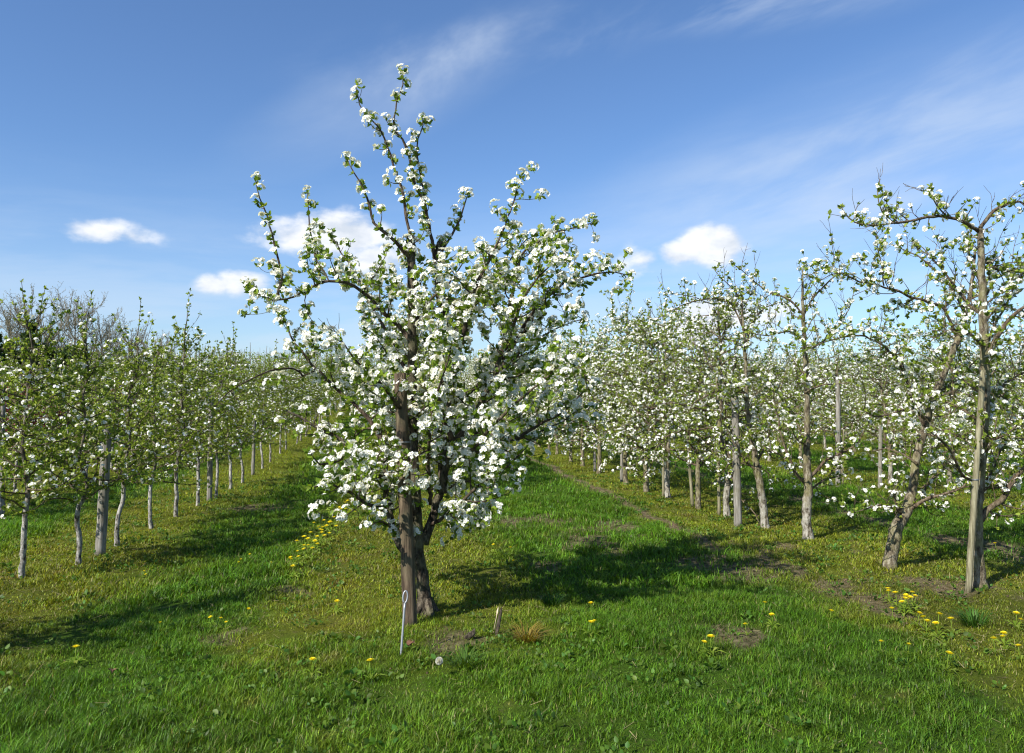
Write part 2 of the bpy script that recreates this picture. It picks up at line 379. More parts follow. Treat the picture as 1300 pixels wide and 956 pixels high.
LM = [  # (points px,py,depth), r0, r1
    ([(533, 705, 0), (512, 692, -.05), (497, 648, -.05), (489, 600, -.02), (455, 572, .0), (428, 552, .05), (394, 533, .1), (362, 520, .15)], .040, .007),
    ([(492, 610, 0), (480, 560, .1), (450, 520, .2), (415, 480, .25), (390, 455, .3), (366, 418, .35), (353, 391, .35)], .024, .0035),
    ([(497, 650, 0), (470, 640, -.25), (440, 622, -.45), (415, 612, -.55), (388, 622, -.6)], .016, .003),
    ([(512, 690, 0), (500, 672, -.2), (484, 660, -.35), (466, 668, -.5)], .012, .003),
    ([(455, 572, 0), (430, 585, -.25), (405, 590, -.4), (392, 572, -.45)], .012, .003),
    ([(536, 690, 0), (549, 665, .02), (561, 627, .05), (575, 580, .0), (601, 528, -.05), (622, 490, -.1), (640, 455, -.15), (662, 425, -.2), (690, 400, -.25)], .046, .008),
    ([(561, 627, 0), (563, 560, .12), (572, 500, .2), (570, 440, .22), (560, 380, .2), (557, 340, .2), (559, 306, .2)], .034, .022),
    ([(575, 580, 0), (618, 570, .1), (660, 552, .1), (690, 535, .05), (720, 512, 0), (757, 486, -.05)], .024, .004),
    ([(549, 665, 0), (585, 640, -.25), (615, 612, -.4), (645, 590, -.5), (668, 568, -.5)], .018, .004),
    ([(552, 650, 0), (575, 655, .3), (600, 648, .45), (622, 628, .6)], .014, .003),
    ([(524, 440, 0), (508, 415, .02), (493, 402, .0), (476, 387, -.05), (445, 362, -.1), (415, 358, -.15), (385, 368, -.2), (352, 380, -.25), (326, 373, -.3)], .024, .0035),
    ([(352, 378, -.25), (358, 352, -.25), (352, 318, -.25), (342, 280, -.25), (330, 250, -.25), (325, 230, -.25)], .010, .003),
    ([(410, 360, -.12), (403, 335, 0), (395, 300, .1), (392, 270, .1), (390, 244, .12)], .010, .0028),
    ([(522, 330, 0), (506, 310, -.1), (488, 296, -.15), (476, 284, -.15), (466, 248, -.15), (452, 222, -.15), (441, 202, -.15)], .016, .0028),
    ([(522, 300, 0), (515, 280, .02), (507, 240, .03), (493, 200, .03), (478, 164, .0), (456, 138, 0), (452, 104, 0)], .013, .0026),
    ([(556, 345, .2), (548, 300, .15), (541, 262, .1), (531, 230, .05), (522, 192, 0), (505, 165, 0), (504, 140, 0), (513, 108, 0), (509, 90, 0)], .018, .003),
    ([(541, 262, .1), (528, 190, .12), (536, 160, .14), (536, 150, .14)], .008, .0026),
    ([(575, 560, 0), (560, 500, -.25), (585, 450, -.4), (600, 400, -.5), (607, 367, -.5), (625, 332, -.5), (640, 295, -.5), (648, 268, -.45), (662, 222, -.4)], .024, .0035),
    ([(622, 490, -.1), (640, 430, .1), (648, 380, .2), (662, 322, .25), (690, 300, .3), (720, 288, .3), (754, 284, .3)], .020, .0035),
    ([(662, 425, -.2), (680, 395, -.2), (697, 378, -.2), (724, 358, -.2), (765, 345, -.2), (800, 350, -.2)], .016, .0035),
    ([(600, 530, 0), (640, 470, .35), (673, 440, .5), (700, 422, .5), (742, 404, .5)], .018, .0035),
    ([(559, 320, .2), (578, 290, .3), (590, 262, .35), (594, 246, .35)], .012, .003),
    ([(570, 440, .22), (600, 390, .5), (630, 355, .7), (655, 320, .8), (686, 290, .85)], .018, .003),
    ([(524, 480, 0), (500, 430, .35), (470, 380, .6), (440, 330, .75), (420, 300, .8)], .016, .003),
    ([(563, 560, .1), (600, 500, .6), (640, 460, .85), (690, 430, 1.0)], .020, .004),
    ([(528, 600, 0), (500, 540, .5), (465, 500, .8), (430, 470, .9)], .018, .004),
    ([(528, 560, 0), (515, 520, -.3), (480, 480, -.55), (450, 450, -.7), (425, 430, -.75)], .018, .003),
    ([(575, 590, 0), (600, 560, -.45), (640, 520, -.7), (690, 480, -.8), (720, 450, -.85)], .018, .003),
    ([(572, 470, .2), (590, 430, .0), (600, 380, -.1), (612, 345, -.15), (618, 318, -.15)], .014, .003),
    ([(640, 455, -.15), (655, 410, -.4), (668, 375, -.5), (690, 345, -.55), (712, 325, -.6)], .016, .003),
    ([(523, 420, 0), (545, 385, -.3), (570, 360, -.4), (590, 330, -.45)], .016, .003),
    ([(545, 640, 0), (535, 590, -.35), (540, 540, -.6), (560, 480, -.75), (575, 430, -.8)], .016, .003),
    ([(545, 620, 0), (600, 600, .5), (640, 560, .75), (700, 540, .9), (735, 520, 1.0)], .018, .004),
    ([(495, 640, 0), (470, 600, .4), (430, 590, .6), (400, 560, .7)], .016, .003),
]
for q, (pts, r0, r1) in enumerate(LM):
    r0 = r0*.86 if r0 > .016 else r0
    Q, rr = limb(T, base, Yb, pts, r0, r1, main=r0 > .028)
    thin = r0 < .014 or pts[-1][1] < 215
    T.spurs(Q, .12, .085, 1)
    if thin: T.side(Q, rr, .1, .15, (.05, .17), .4, .8, .09, 1, False)
    elif min(q_[1] for q_ in pts) < 310: T.side(Q, rr, .12, .07, (.15, .52), .2, .95, .075, 1, tip=.35)
    else: T.side(Q, rr, .2, .095, (.2, .6), .3, .95, .075, 1); T.shoots(Q, rr, .9, .6)
# the long bare arc reaching left
Q, rr = limb(T, base, Yb, [(384, 478, .3), (372, 469, .2), (352, 468, .1), (329, 475, .0), (301, 489, -.05), (285, 502, -.1), (273, 516, -.1)], .008, .003)
T.sp.append(Q[[4, 9, -4]]); T.sd.append(np.tile([0, 0, 1.0], (3, 1))); T.w.append(np.ones(3))
def pbc(P):
    return np.clip(.64 + .03*np.clip(P[:, 2]-2.2, -1, 2) + .2*wav(P[:, 0]*2, P[:, 2]*2, 1.5, 4), .12, .9)
T.build('big_pear', root, M_BARK, M_TWIGD, M_LEAF, (3, 6), (.028, .052), hi=True, fl=(5, 9), fr=(.0145, .019), clump=.032, pbf=pbc)

# thick stake in front of the trunk
def stake(name, p0, p1, r0, r1, mat, label, group, flat=False, wire=None):
    o = thing(name, tuple(p0), label, 'post', group)
    b = Tubes(); v = np.array(p1)-np.array(p0); n = 16
    Q = np.array([v*t for t in np.linspace(-.03, 1, n)]); rg = np.random.default_rng(int(abs(p0[0])*991)+3)
    Q[1:-1] += rg.normal(0, .0015, (n-2, 3))
    b.add(Q, np.linspace(r0, r1, n)*(1+rg.normal(0, .02, n)), 14)
    obj('pole', b.mesh(name+'_pole', mat), o)
    if wire:
        w = Tubes(); c = v*wire; a = np.linspace(0, 2*math.pi*2.1, 50); rr = r0*1.06
        w.add(np.c_[c[0]+rr*np.cos(a), c[1]+rr*np.sin(a), c[2]+np.linspace(0, .014, 50)], .0022, 5)
        obj('wire_tie', w.mesh(name+'_wire', M_WIRE), o)
    return o
def woodmat(name, dark, mid, light):
    m, n, out = nt(name); v, _ = objvec(n, (1, 1, .06)); v2, _ = objvec(n)
    f = noise(n, 60, 6, .65, v); f2 = noise(n, 5, 4, .6, v2)
    c = ramp(n, f, ((.38, dark), (.5, mid), (.63, light))); c = mixc(n, ramp(n, f2, ((.45, (0, 0, 0)), (.65, (.55, .55, .55)))), c, (.12, .11, .06))
    b = nd(n, 'ShaderNodeBsdfPrincipled'); b.inputs['Roughness'].default_value = .85; b.inputs['Specular IOR Level'].default_value = .2; n.links.new(c, b.inputs['Base Color'])
    bp = nd(n, 'ShaderNodeBump'); bp.inputs['Strength'].default_value = .8; bp.inputs['Distance'].default_value = .006; n.links.new(f, bp.inputs['Height']); n.links.new(bp.outputs[0], b.inputs['Normal'])
    n.links.new(b.outputs[0], out.inputs[0]); return m
M_WOODB = woodmat('brown_wood', (.03, .02, .013), (.085, .06, .038), (.17, .128, .082))
M_WOODG = woodmat('grey_wood', (.11, .10, .085), (.21, .195, .165), (.33, .31, .27))
M_WOODO = woodmat('olive_wood', (.10, .09, .05), (.2, .18, .11), (.31, .29, .19))
M_WIRE = plain('steel_wire', (.30, .31, .32), .5, .6)
gs = gnd(521, 797)
stake('wooden_stake', gs, at(508, 474, gs[1]+.05), .053, .044, M_WOODB, 'thick weathered brown stake in front of the big blossoming pear tree', None, wire=.72)

# ground anchor rod with an eye
ga = gnd(509, 832); ro = thing('anchor_rod', tuple(ga), 'thin grey steel anchor rod with an eye, leaning at the foot of the thick stake', 'rod')
top = at(514, 765, ga[1]+.06)-ga; tb = Tubes(); tb.add([top*t for t in np.linspace(-.08, 1, 10)], .0075, 10); obj('shaft', tb.mesh('rod_shaft', M_WIRE), ro)
tb = Tubes(); a = np.linspace(-1.4, 4.3, 26); up = unit(top)
tb.add([top + up*.034 + np.array([1, 0, 0])*.014*math.cos(t) + up*.036*math.sin(t) for t in a], .0055, 8); obj('eye', tb.mesh('rod_eye', M_WIRE), ro)

# split stump stick and bits of wood
gk = gnd(630, 806); so = thing('broken_stick', tuple(gk), 'broken dark stick with a pale split top poking out of the grass', 'stick')
tb = Tubes(); tp = at(637, 771, gk[1]+.02)-gk; Q = np.array([tp*t for t in np.linspace(-.1, 1, 9)]); tb.add(Q, [.021, .023, .024, .024, .023, .021, .020, .017, .006], 9, squash=.6)
obj('stick_wood', tb.mesh('stick_wood', M_BARK), so)
tb = Tubes(); tb.add(Q+np.array([-.024, -.002, 0]), [.002, .003, .003, .003, .003, .004, .006, .015, .005], 7, squash=.5); obj('split_top_lit_edge', tb.mesh('stick_split_lit', plain('raw_wood_lit_edge', (.5, .40, .27), .8, var=.25, vscale=60)), so)  # pale split top; same pale colour paints the sunlit left edge
gk = gnd(599, 812); tb = Tubes(); tb.add([(-.035, 0, .0), (-.01, .005, .03), (.012, .0, .045), (.02, 0, .07)], [.02, .024, .018, .004], 7)
o = obj('wood_chip', tb.mesh('wood_chip', M_BARK), None, tuple(gk)); tag(o, 'small dark lump of bark on bare earth right of the trunk', 'bark')
def dead_leaf(px, py, s, label, seed):
    p = gnd(px, py); rg = np.random.default_rng(seed); n = 7; V = []; 
    for i in range(n):
        t = i/(n-1); w = math.sin(math.pi*min(.97, t*.9+.06))*.38
        for j in (-1, -.3, .3, 1): V.append((j*w*s, (t-.5)*s, .02+.18*s*abs(j)**1.5+rg.normal(0, .004)+.1*s*math.sin(t*5)))
    f = np.array([(i*4+j, i*4+j+1, i*4+j+5, i*4+j+4) for i in range(n-1) for j in range(3)])
    o = obj('dead_leaf', mesh_from('dead_leaf', V, [f], mats=(M_DEAD,), smooth=True), None, (p[0], p[1], p[2]+.02)); o.rotation_euler = (0, 0, seed*1.3)
    tag(o, label, 'leaf', 'dead leaves lying in the grass')
M_DEAD = plain('dead_leaf', (.15, .07, .035), .7, var=.3, vscale=60)
dead_leaf(521, 826, .07, 'reddish brown dead leaf lying right of the anchor rod', 2)
dead_leaf(143, 861, .07, 'brown dead leaf on the grass at the lower left', 5)

# ============================================================ four big trees at the near end of the right row
def custom(seed, basepx, label, trunkpts, limbs, mat, tw=M_TWIG, pb=.42, spur=.075, hi=True, leaf=M_LEAFY, group=None):
    b = gnd(*basepx); Y = b[1]
    root = thing('pear_tree', tuple(b), label, 'tree', group); T = Tree(seed)
    pts, rads = trunkpts
    P, r = trunk_r(np.array([at(x, y, Y+dy)-b for x, y, dy in pts]), rads, T.rng, 1.3)
    P[0] -= np.array([0, 0, .05])
    T.tr.add(P, r, 12)
    T.side(P, r, .35, .12, (.2, .8), .3, 1.05, spur, .8); T.shoots(P[len(P)//3:], r, .3)
    for pts, r0, r1 in limbs:
        Q, rr = limb(T, b, Y, pts, r0, r1)
        T.spurs(Q, .2, spur, .8)
        hi_ = min(q[1] for q in pts) < 300; T.side(Q, rr, .15, .10, (.08, .3) if hi_ or r0 <= .013 else (.12, .55), .12 if hi_ else .3, .95, spur, .8); T.shoots(Q, rr, .22, .45 if hi_ else 1)
    T.build('near_pear_%d' % seed, root, mat, tw, leaf, (3, 6), (.024, .048), pb=pb, hi=hi, fl=(4, 7), fr=(.013, .017), clump=.027)
    return root, b
GR = 'pear trees of the right-hand row'
custom(21, (1243, 747), 'tall pear tree with mottled trunk and a thin stake against it, at the right edge', (
    [(1243, 747, 0), (1240, 690, 0), (1240, 640, 0), (1246, 570, 0), (1250, 500, 0), (1249, 420, 0), (1246, 340, 0), (1245, 290, 0)], [.058, .05, .048, .046, .043, .036, .03, .024]),
    [([(1245, 293, 0), (1226, 279, -.1), (1193, 272, -.15), (1159, 279, -.2), (1130, 284, -.25), (1088, 283, -.3), (1068, 262, -.3)], .018, .0035),
     ([(1200, 273, -.15), (1185, 255, -.15), (1181, 236, -.15)], .007, .003),
     ([(1130, 283, -.25), (1118, 262, -.25), (1114, 240, -.25)], .006, .003),
     ([(1246, 290, 0), (1268, 266, .1), (1290, 258, .15), (1320, 262, .2)], .018, .006),
     ([(1247, 330, 0), (1275, 345, .3), (1310, 340, .5)], .014, .004),
     ([(1251, 470, 0), (1268, 429, -.1), (1290, 400, -.15), (1325, 370, -.2)], .026, .008),
     ([(1252, 520, 0), (1275, 490, .3), (1310, 470, .5)], .018, .005),
     ([(1247, 400, 0), (1225, 380, .25), (1200, 350, .35), (1180, 325, .45), (1165, 310, .5)], .016, .003),
     ([(1248, 440, 0), (1228, 425, -.3), (1205, 420, -.45), (1180, 435, -.5)], .014, .003),
     ([(1243, 663, 0), (1256, 645, -.02), (1270, 633, -.05), (1285, 608, -.05), (1305, 588, -.1), (1330, 560, -.1)], .028, .014),
     ([(1250, 540, 0), (1225, 520, .3), (1190, 505, .5), (1160, 500, .6)], .014, .003),
     ([(1240, 610, 0), (1220, 590, -.2), (1200, 560, -.3), (1180, 548, -.35)], .014, .003),
     ([(1241, 640, 0), (1262, 590, .3), (1290, 540, .5)], .016, .004), ([(1248, 450, 0), (1270, 400, .35), (1295, 350, .5), (1310, 310, .55)], .014, .003), ([(1250, 560, 0), (1280, 550, -.3), (1310, 520, -.5)], .014, .003)], M_BARKR, group=GR)
custom(22, (1130, 722), 'leaning pear tree with a bent olive trunk, second from the right edge', (
    [(1129, 722, 0), (1133, 694, 0), (1140, 668, 0), (1149, 650, 0), (1158, 625, .05), (1163, 586, .05), (1172, 550, .05), (1186, 505, .05), (1208, 450, .05), (1222, 415, .1), (1232, 370, .1), (1238, 320, .1)], [.062, .058, .058, .055, .042, .038, .036, .032, .03, .026, .02, .012]),
    [([(1147, 652, 0), (1120, 640, -.2), (1100, 645, -.3), (1083, 652, -.35)], .012, .003),
     ([(1143, 650, 0), (1136, 632, -.1), (1140, 617, -.1)], .010, .006),
     ([(1150, 650, 0), (1175, 632, -.1), (1204, 626, -.2), (1230, 610, -.3)], .022, .006),
     ([(1150, 650, 0), (1190, 600, .4), (1215, 575, .6)], .016, .004),
     ([(1178, 530, 0), (1150, 520, -.3), (1120, 530, -.4), (1095, 520, -.5)], .016, .003),
     ([(1176, 540, 0), (1150, 470, .05), (1134, 446, .0), (1109, 429, -.05), (1080, 425, -.1), (1042, 437, -.15), (1020, 447, -.2)], .016, .003),
     ([(1215, 430, .1), (1200, 396, .0), (1168, 379, -.1), (1122, 362, -.15), (1095, 358, -.2), (1067, 348, -.25), (1040, 356, -.25)], .016, .003),
     ([(1122, 362, -.15), (1118, 330, -.2), (1112, 305, -.2), (1118, 290, -.2)], .007, .0028),
     ([(1190, 500, 0), (1220, 480, .3), (1250, 440, .5)], .014, .003),
     ([(1225, 400, 0), (1200, 350, .2), (1160, 320, .3), (1135, 312, .35)], .012, .003),
     ([(1165, 590, 0), (1130, 570, .2), (1100, 575, .4)], .012, .003)], M_BARKR, pb=.45, group=GR)
custom(23, (1026, 685), 'pear tree with upright leader and low side arms, third along the right row', (
    [(1026, 686, 0), (1024, 650, 0), (1026, 619, 0), (1024, 570, 0), (1025, 513, 0), (1022, 450, 0), (1019, 387, 0), (1019, 341, 0)], [.056, .05, .05, .038, .03, .026, .018, .008]),
    [([(1025, 615, 0), (1012, 605, 0), (1002, 590, 0), (990, 560, 0), (985, 520, 0), (978, 480, 0)], .024, .005),
     ([(1027, 605, 0), (1045, 585, 0), (1068, 575, -.05), (1090, 560, -.1), (1105, 533, -.15)], .022, .005),
     ([(1022, 500, 0), (1045, 490, -.3), (1080, 485, -.5)], .012, .003),
     ([(1022, 450, 0), (1050, 430, .3), (1075, 400, .5), (1085, 370, .5)], .012, .003),
     ([(1020, 400, 0), (1040, 370, 0), (1062, 352, -.1), (1080, 350, -.1), (1105, 365, -.1)], .012, .003),
     ([(1020, 400, 0), (1000, 380, .0), (975, 370, .05), (950, 350, .1), (930, 335, .1)], .012, .003),
     ([(1021, 430, 0), (1000, 420, -.3), (975, 425, -.4), (950, 420, -.45)], .012, .003),
     ([(1024, 560, 0), (1005, 530, .35), (990, 500, .5)], .012, .003),
     ([(1025, 620, 0), (1050, 610, .35), (1080, 600, .5)], .014, .003)], M_BARKRW, pb=.45, group=GR)
custom(24, (972, 671), 'pear tree with white painted trunk leaning left, fourth along the right row', (
    [(972, 672, 0), (968, 635, 0), (963, 604, 0), (957, 570, 0), (950, 530, 0), (947, 480, 0), (945, 430, 0), (941, 375, 0)], [.05, .046, .044, .034, .028, .024, .018, .008]),
    [([(962, 600, 0), (940, 580, 0), (925, 550, 0), (905, 520, .1)], .016, .004),
     ([(960, 590, 0), (975, 560, .1), (988, 520, .1), (995, 480, .1)], .018, .004),
     ([(946, 440, 0), (960, 400, .05), (985, 385, .1), (1005, 392, .1)], .012, .003),
     ([(944, 420, 0), (925, 385, 0), (899, 381, 0), (870, 387, -.05), (845, 400, -.1), (820, 410, -.1)], .012, .003),
     ([(941, 380, 0), (925, 362, 0), (912, 350, 0), (905, 340, 0)], .008, .003),
     ([(948, 500, 0), (925, 480, -.3), (900, 470, -.5)], .012, .003),
     ([(950, 530, 0), (970, 510, .4), (985, 470, .5)], .012, .003)], M_BARKRW, pb=.45, group=GR)
# thin stake standing against the first right tree
gq = gnd(1229, 752); stake('wooden_stake', gq, at(1248, 470, gq[1]-.05), .026, .022, M_WOODO, 'thin olive stake leaning on the tall pear tree at the right edge', 'stakes beside the tree rows', wire=.5)

# ============================================================ kinds of row tree
def spindle(seed, H=2.45, clear=.5, R_=.62, nl=30, kind='left', lo=False):
    """slender trained tree: leader, whorls of laterals, upright shoots at the top"""
    rg = np.random.default_rng(seed)
    root = bpy.data.objects.new('pear_tree', None); COL.objects.link(root); root['category'] = 'tree'
    T = Tree(seed+500); rng = T.rng
    st = .62 if kind == 'left' else 1.08
    n = 9; lean = rng.normal(0, .05, 2)
    z = np.linspace(-.05, H*.93, n); P = np.c_[lean[0]*z + rng.normal(0, .025, n), lean[1]*z + rng.normal(0, .025, n), z]; P[0, :2] = 0; P[1, :2] = P[1, :2]*.5
    rads = np.interp(z, [-.05, clear, H*.5, H], [.042*st, .036*st, .02*st, .007])
    Pq, r = trunk_r(P, rads, rng, 1.35)
    T.tr.add(Pq, r, 10 if not lo else 6)
    sp = .075 if kind == 'left' else .08
    T.spurs(Pq, .35, .06 if not lo else .12, .9)
    for i in range(nl):
        f = (i + rng.random())/nl; zz = clear + (H*.9-clear)*f
        a = i*2.4 + rng.normal(0, .4)
        k = np.interp(zz, P[:, 2], np.arange(n)); p0 = np.array([np.interp(k, np.arange(n), P[:, 0]), np.interp(k, np.arange(n), P[:, 1]), zz])
        ln = R_*((1.15-.75*f) if kind == 'left' else (1.1-.45*f))*rng.uniform(.55, 1.25)
        el = rng.uniform(-.1, .6) if kind == 'left' else rng.uniform(-.15, .75)
        d = np.array([math.cos(a), math.sin(a), el])
        r0 = (.013*(1-.5*f)+.002)*st
        B, rr = branch(rng, p0, d, ln, r0, max(6, int(ln/.09)), .12 if kind == 'left' else -.16+.36*rng.random(), .17, .0025)
        T.br.add(B, rr, 5 if not lo else 3, cap=False)
        T.spurs(B, .12, sp, .95)
        T.side(B, rr, .15, .12 if not lo else .25, (.1, .34) if kind == 'left' else (.12, .42), .35, .9, sp, .85, not lo)
    T.shoots(Pq[len(Pq)//3:], r, .12 if kind != 'left' else .2)
    for i in range(rng.integers(2, 5)):       # upright shoots
        B, rr = branch(rng, P[-1-(i % 2)]+np.array([0, 0, -.02]), np.array([rng.normal(0, .22), rng.normal(0, .22), 1]), rng.uniform(.3, .6), .006, 6, .3, .06, .002)
        T.br.add(B, rr, 4, cap=False); T.spurs(B, .1, .05, .8)
    nm = '%s_tree_%d' % (kind, seed)
    if kind == 'left':
        T.build(nm, root, M_BARKL, M_TWIG, M_LEAFY, (4, 6), (.024, .044), pb=.15, hi=False, fl=(4, 6), fr=(.013, .017), clump=.025)
    elif kind == 'mid':   # leafier and whiter
        T.build(nm, root, M_BARKR, M_TWIG, M_LEAFY, (3, 5), (.026, .048), pb=.46, hi=False, fl=(4, 7), fr=(.014, .018), clump=.027)
    else:
        T.build(nm, root, M_BARKRW if seed % 2 else M_BARKR, M_TWIG, M_LEAFY, (3, 5), (.022, .042), pb=.30, hi=False, fl=(4, 6), fr=(.013, .017), clump=.025)
    return root
PL = [spindle(100+i, H=(2.35, 2.5, 2.3, 2.6, 2.4, 2.45)[i], clear=(.52, .6, .5, .66, .55, .6)[i], R_=(.74, .68, .78, .7, .8, .72)[i], nl=36) for i in range(6)]
PM = [spindle(200+i, H=(3.0, 3.25, 2.9, 3.1)[i], clear=.55, R_=1.2, nl=42, kind='mid') for i in range(4)]
PR = [spindle(300+i, H=(2.9, 3.15, 2.8, 3.05)[i], clear=.58, R_=1.15, nl=40, kind='right') for i in range(4)]
used = set()
def place(protos, loc, label, group, rs, scale=1.0):
    p = protos[rs.integers(len(protos))]; rz = rs.uniform(0, 6.28); s = scale*rs.uniform(.92, 1.08)
    if p.name not in used:
        used.add(p.name); p.location = loc; p.rotation_euler = (0, 0, rz); p.scale = (s,)*3; p['label'] = label; p['group'] = group
        return p
    return copy_thing(p, loc, rz, label, group, s)
ORD = 'first second third fourth fifth sixth seventh eighth ninth tenth eleventh twelfth thirteenth fourteenth fifteenth sixteenth'.split()
rs = np.random.default_rng(77)
# left row, trunks where the photograph shows them
GL = 'pear trees of the left-hand row'
LB = [(28, 733), (99, 717), (148, 693), (192, 671), (223, 656), (251, 642), (274, 632), (293, 621), (308, 613), (333, 595), (343, 587), (356, 576)]
xl = []
for i, (px, py) in enumerate(LB):
    b = gnd(px, py)
    place([PL[(i*5+1) % 6]], tuple(b), 'slender leafy pear tree with whitewashed trunk, %s from the near end of the left row' % ORD[i], GL, rs)
    yl = b[1]
yy = yl + 1.1
while yy < 50:
    x = -3.15 + rs.normal(0, .06); place(PL, (x, yy, float(height(x, yy))), 'small far pear tree crowded with its neighbours at the distant end of the left row', 'distant end of the left row', rs); yy += 1.15 + rs.normal(0, .08)
for yy in (5.0,):   # just outside the frame, their shade falls into it
    place(PL, (-3.3, yy, float(height(-3.3, yy))), 'slender pear tree just before the near end of the left row', GL, rs)
# right row
RB = [(923, 657), (886, 646), (848, 632), (820, 624), (795, 615), (760, 601), (740, 592), (725, 586), (707, 577)]
for i, (px, py) in enumerate(RB):
    b = gnd(px, py)
    place([(PR if i < 3 else PM)[(i*3+1) % 4]], tuple(b), 'spreading pear tree in white blossom, %s from the near end of the right row' % ORD[i+4], GR, rs, 1.0)
yy = b[1] + 1.6
while yy < 50:
    x = 4.35 + rs.normal(0, .08); place(PM, (x, yy, float(height(x, yy))), 'small far pear tree crowded with its neighbours at the distant end of the right row', 'distant end of the right row', rs); yy += 1.5 + rs.normal(0, .1)
def row(X, y0, y1, step, protos, label, group, sc=1.0):
    y = y0 + rs.uniform(0, .5)
    while y < y1:
        x = X + rs.normal(0, .07); place(protos, (x, y, float(height(x, y))), label, group, rs, sc); y += step + rs.normal(0, .1)
row(0.15, 13.5, 48, 1.7, PM, 'blossoming pear tree hidden behind the big tree in the same row', 'pear trees of the middle row behind the big tree')
for k, (X, y0) in enumerate(((-6.45, 10.5), (-9.7, 17), (-12.9, 23), (-16.1, 29))):
    row(X, y0, (46, 40, 38, 36)[k], 1.3 + .1*k, PL, 'leafy pear tree in the %s row beyond the left row' % ORD[k], 'pear trees of the %s row beyond the left row' % ORD[k])
for k, (X, y0) in enumerate(((9.0, 8.5), (13.2, 14.5), (17.4, 20), (21.6, 25))):
    row(X, y0, (46, 42, 38, 36)[k], 1.7 + .1*k, PR, 'blossoming pear tree in the %s row beyond the right row' % ORD[k], 'pear trees of the %s row beyond the right row' % ORD[k], .95)
for p in PL+PM+PR:
    if p.name not in used: bpy.data.objects.remove(p, do_unlink=True)

# far orchard on the rising ground: one mass nobody could count
def far_orchard():
    rg = np.random.default_rng(9); LP, LN, LS, BP = [], [], [], []; tw = Tubes()
    pts = []
    X = -3.2
    xs = [-3.2*k for k in range(1, 30)] + [0.1] + [4.3*k for k in range(1, 26)]
    for x in xs:
        y = 37 + (12 if abs(x) < 8 else 4 if abs(x) < 14 else 0)
        while y < 116:
            if -.62*y-3 < x < .86*y+4: pts.append((x+rg.normal(0, .15), y))
            y += rg.uniform(1.4, 2.2) * (1 + (y-36)/60)
    for (x, y) in pts:
        z = float(height(x, y)); H = rg.uniform(2.2, 2.9)*(1.15 if x > 3 else 1.0); nn = 70 if y < 70 else 42
        h = rg.uniform(.25, 1, nn)**.8; rad = .75*(1.25-h)*np.sqrt(rg.random(nn)); a = rg.uniform(0, 6.28, nn)
        LP.append(np.c_[x+rad*np.cos(a), y+rad*np.sin(a), z+h*H]); LS.append(np.full(nn, .09 if y < 70 else .13))
        m = 9; h = rg.uniform(.3, 1, m); rad = .75*(1.25-h); a = rg.uniform(0, 6.28, m); BP.append(np.c_[x+rad*np.cos(a), y+rad*np.sin(a), z+h*H])
        tw.add([(x, y, z-.05), (x+rg.normal(0, .05), y, z+H*.5), (x+rg.normal(0, .1), y, z+H+rg.uniform(.1, .7))], [.045, .03, .012], 4, cap=False)
        for _ in range(4):
            q = rg.uniform(.4, .95)*H; d = rg.normal(0, .35, 2); tw.add([(x, y, z+q), (x+d[0], y+d[1], z+q+rg.uniform(.3, .8))], [.016, .006], 3, cap=False)
    LP = np.concatenate(LP); LS = np.concatenate(LS); N = rg.normal(0, 1, LP.shape); N[:, 2] = abs(N[:, 2])
    V, Fs = stamp(LEAFZ*np.array([1.8, 1, 1]), LEAF_F, frames(N, rg), LP, LS)
    o = obj('far_orchard', None or mesh_from('far_orchard', V, Fs, mats=(M_LEAFY,))); tag(o, kind='stuff')
    o['label'] = 'far orchard rows merging on the rising ground'
    BP = np.concatenate(BP); N = rg.normal(0, .5, BP.shape); N[:, 2] = abs(N[:, 2])+.6
    V, Fs = stamp(FLO[0], FLO[1], frames(N, rg), BP, rg.uniform(.03, .06, len(BP))); c = obj('blossoms', mesh_from('far_blossoms', V, Fs, mats=(M_PETAL,)), o)
    obj('branches', tw.mesh('far_twigs', M_BARE), o)
far_orchard()

# ============================================================ posts in the rows
GP = 'stakes beside the tree rows'
for (px, py, tx, ty, r, mat, lab) in (
    (127, 705, 136, 545, .052, M_WOODG, 'thick grey post between the second and third tree of the left row'),
    (266, 636, 268, 500, .04, M_WOODG, 'grey post in the left row beside the seventh tree'),
    (321, 603, 323, 530, .035, M_WOODG, 'far grey post in the left row, before the row closes up'),
    (3, 655, 4, 485, .03, M_WOODG, 'thin pale post at the left edge, beyond the left row'),
    (937, 669, 933, 500, .05, M_WOODG, 'thick grey post of the right row, just left of the white painted trunk'),
    (913, 655, 910, 470, .022, M_WOODO, 'thin stake beside the trunk left of the thick grey post'),
    (879, 643, 872, 540, .024, M_WOODO, 'thin leaning stake beside the sixth tree of the right row'),
    (842, 630, 842, 520, .022, M_WOODO, 'thin stake beside the seventh tree of the right row'),
    (789, 612, 790, 520, .03, M_WOODG, 'grey stake close to the ninth tree of the right row'),
    (755, 599, 755, 520, .03, M_WOODG, 'grey stake close to the tenth tree of the right row'),
    (1064, 618, 1064, 480, .045, M_WOODG, 'grey post in the row beyond, seen right of the third tree'),
    (1117, 620, 1118, 540, .035, M_WOODG, 'short grey post in the row beyond, left of the leaning tree'),
    (1070, 615, 1071, 545, .016, M_WOODO, 'thin cane next to the grey post of the row beyond'),
):
    b = gnd(px, py); stake('wooden_stake', b, at(tx, ty, b[1]), r, r*.92, mat, lab, GP)

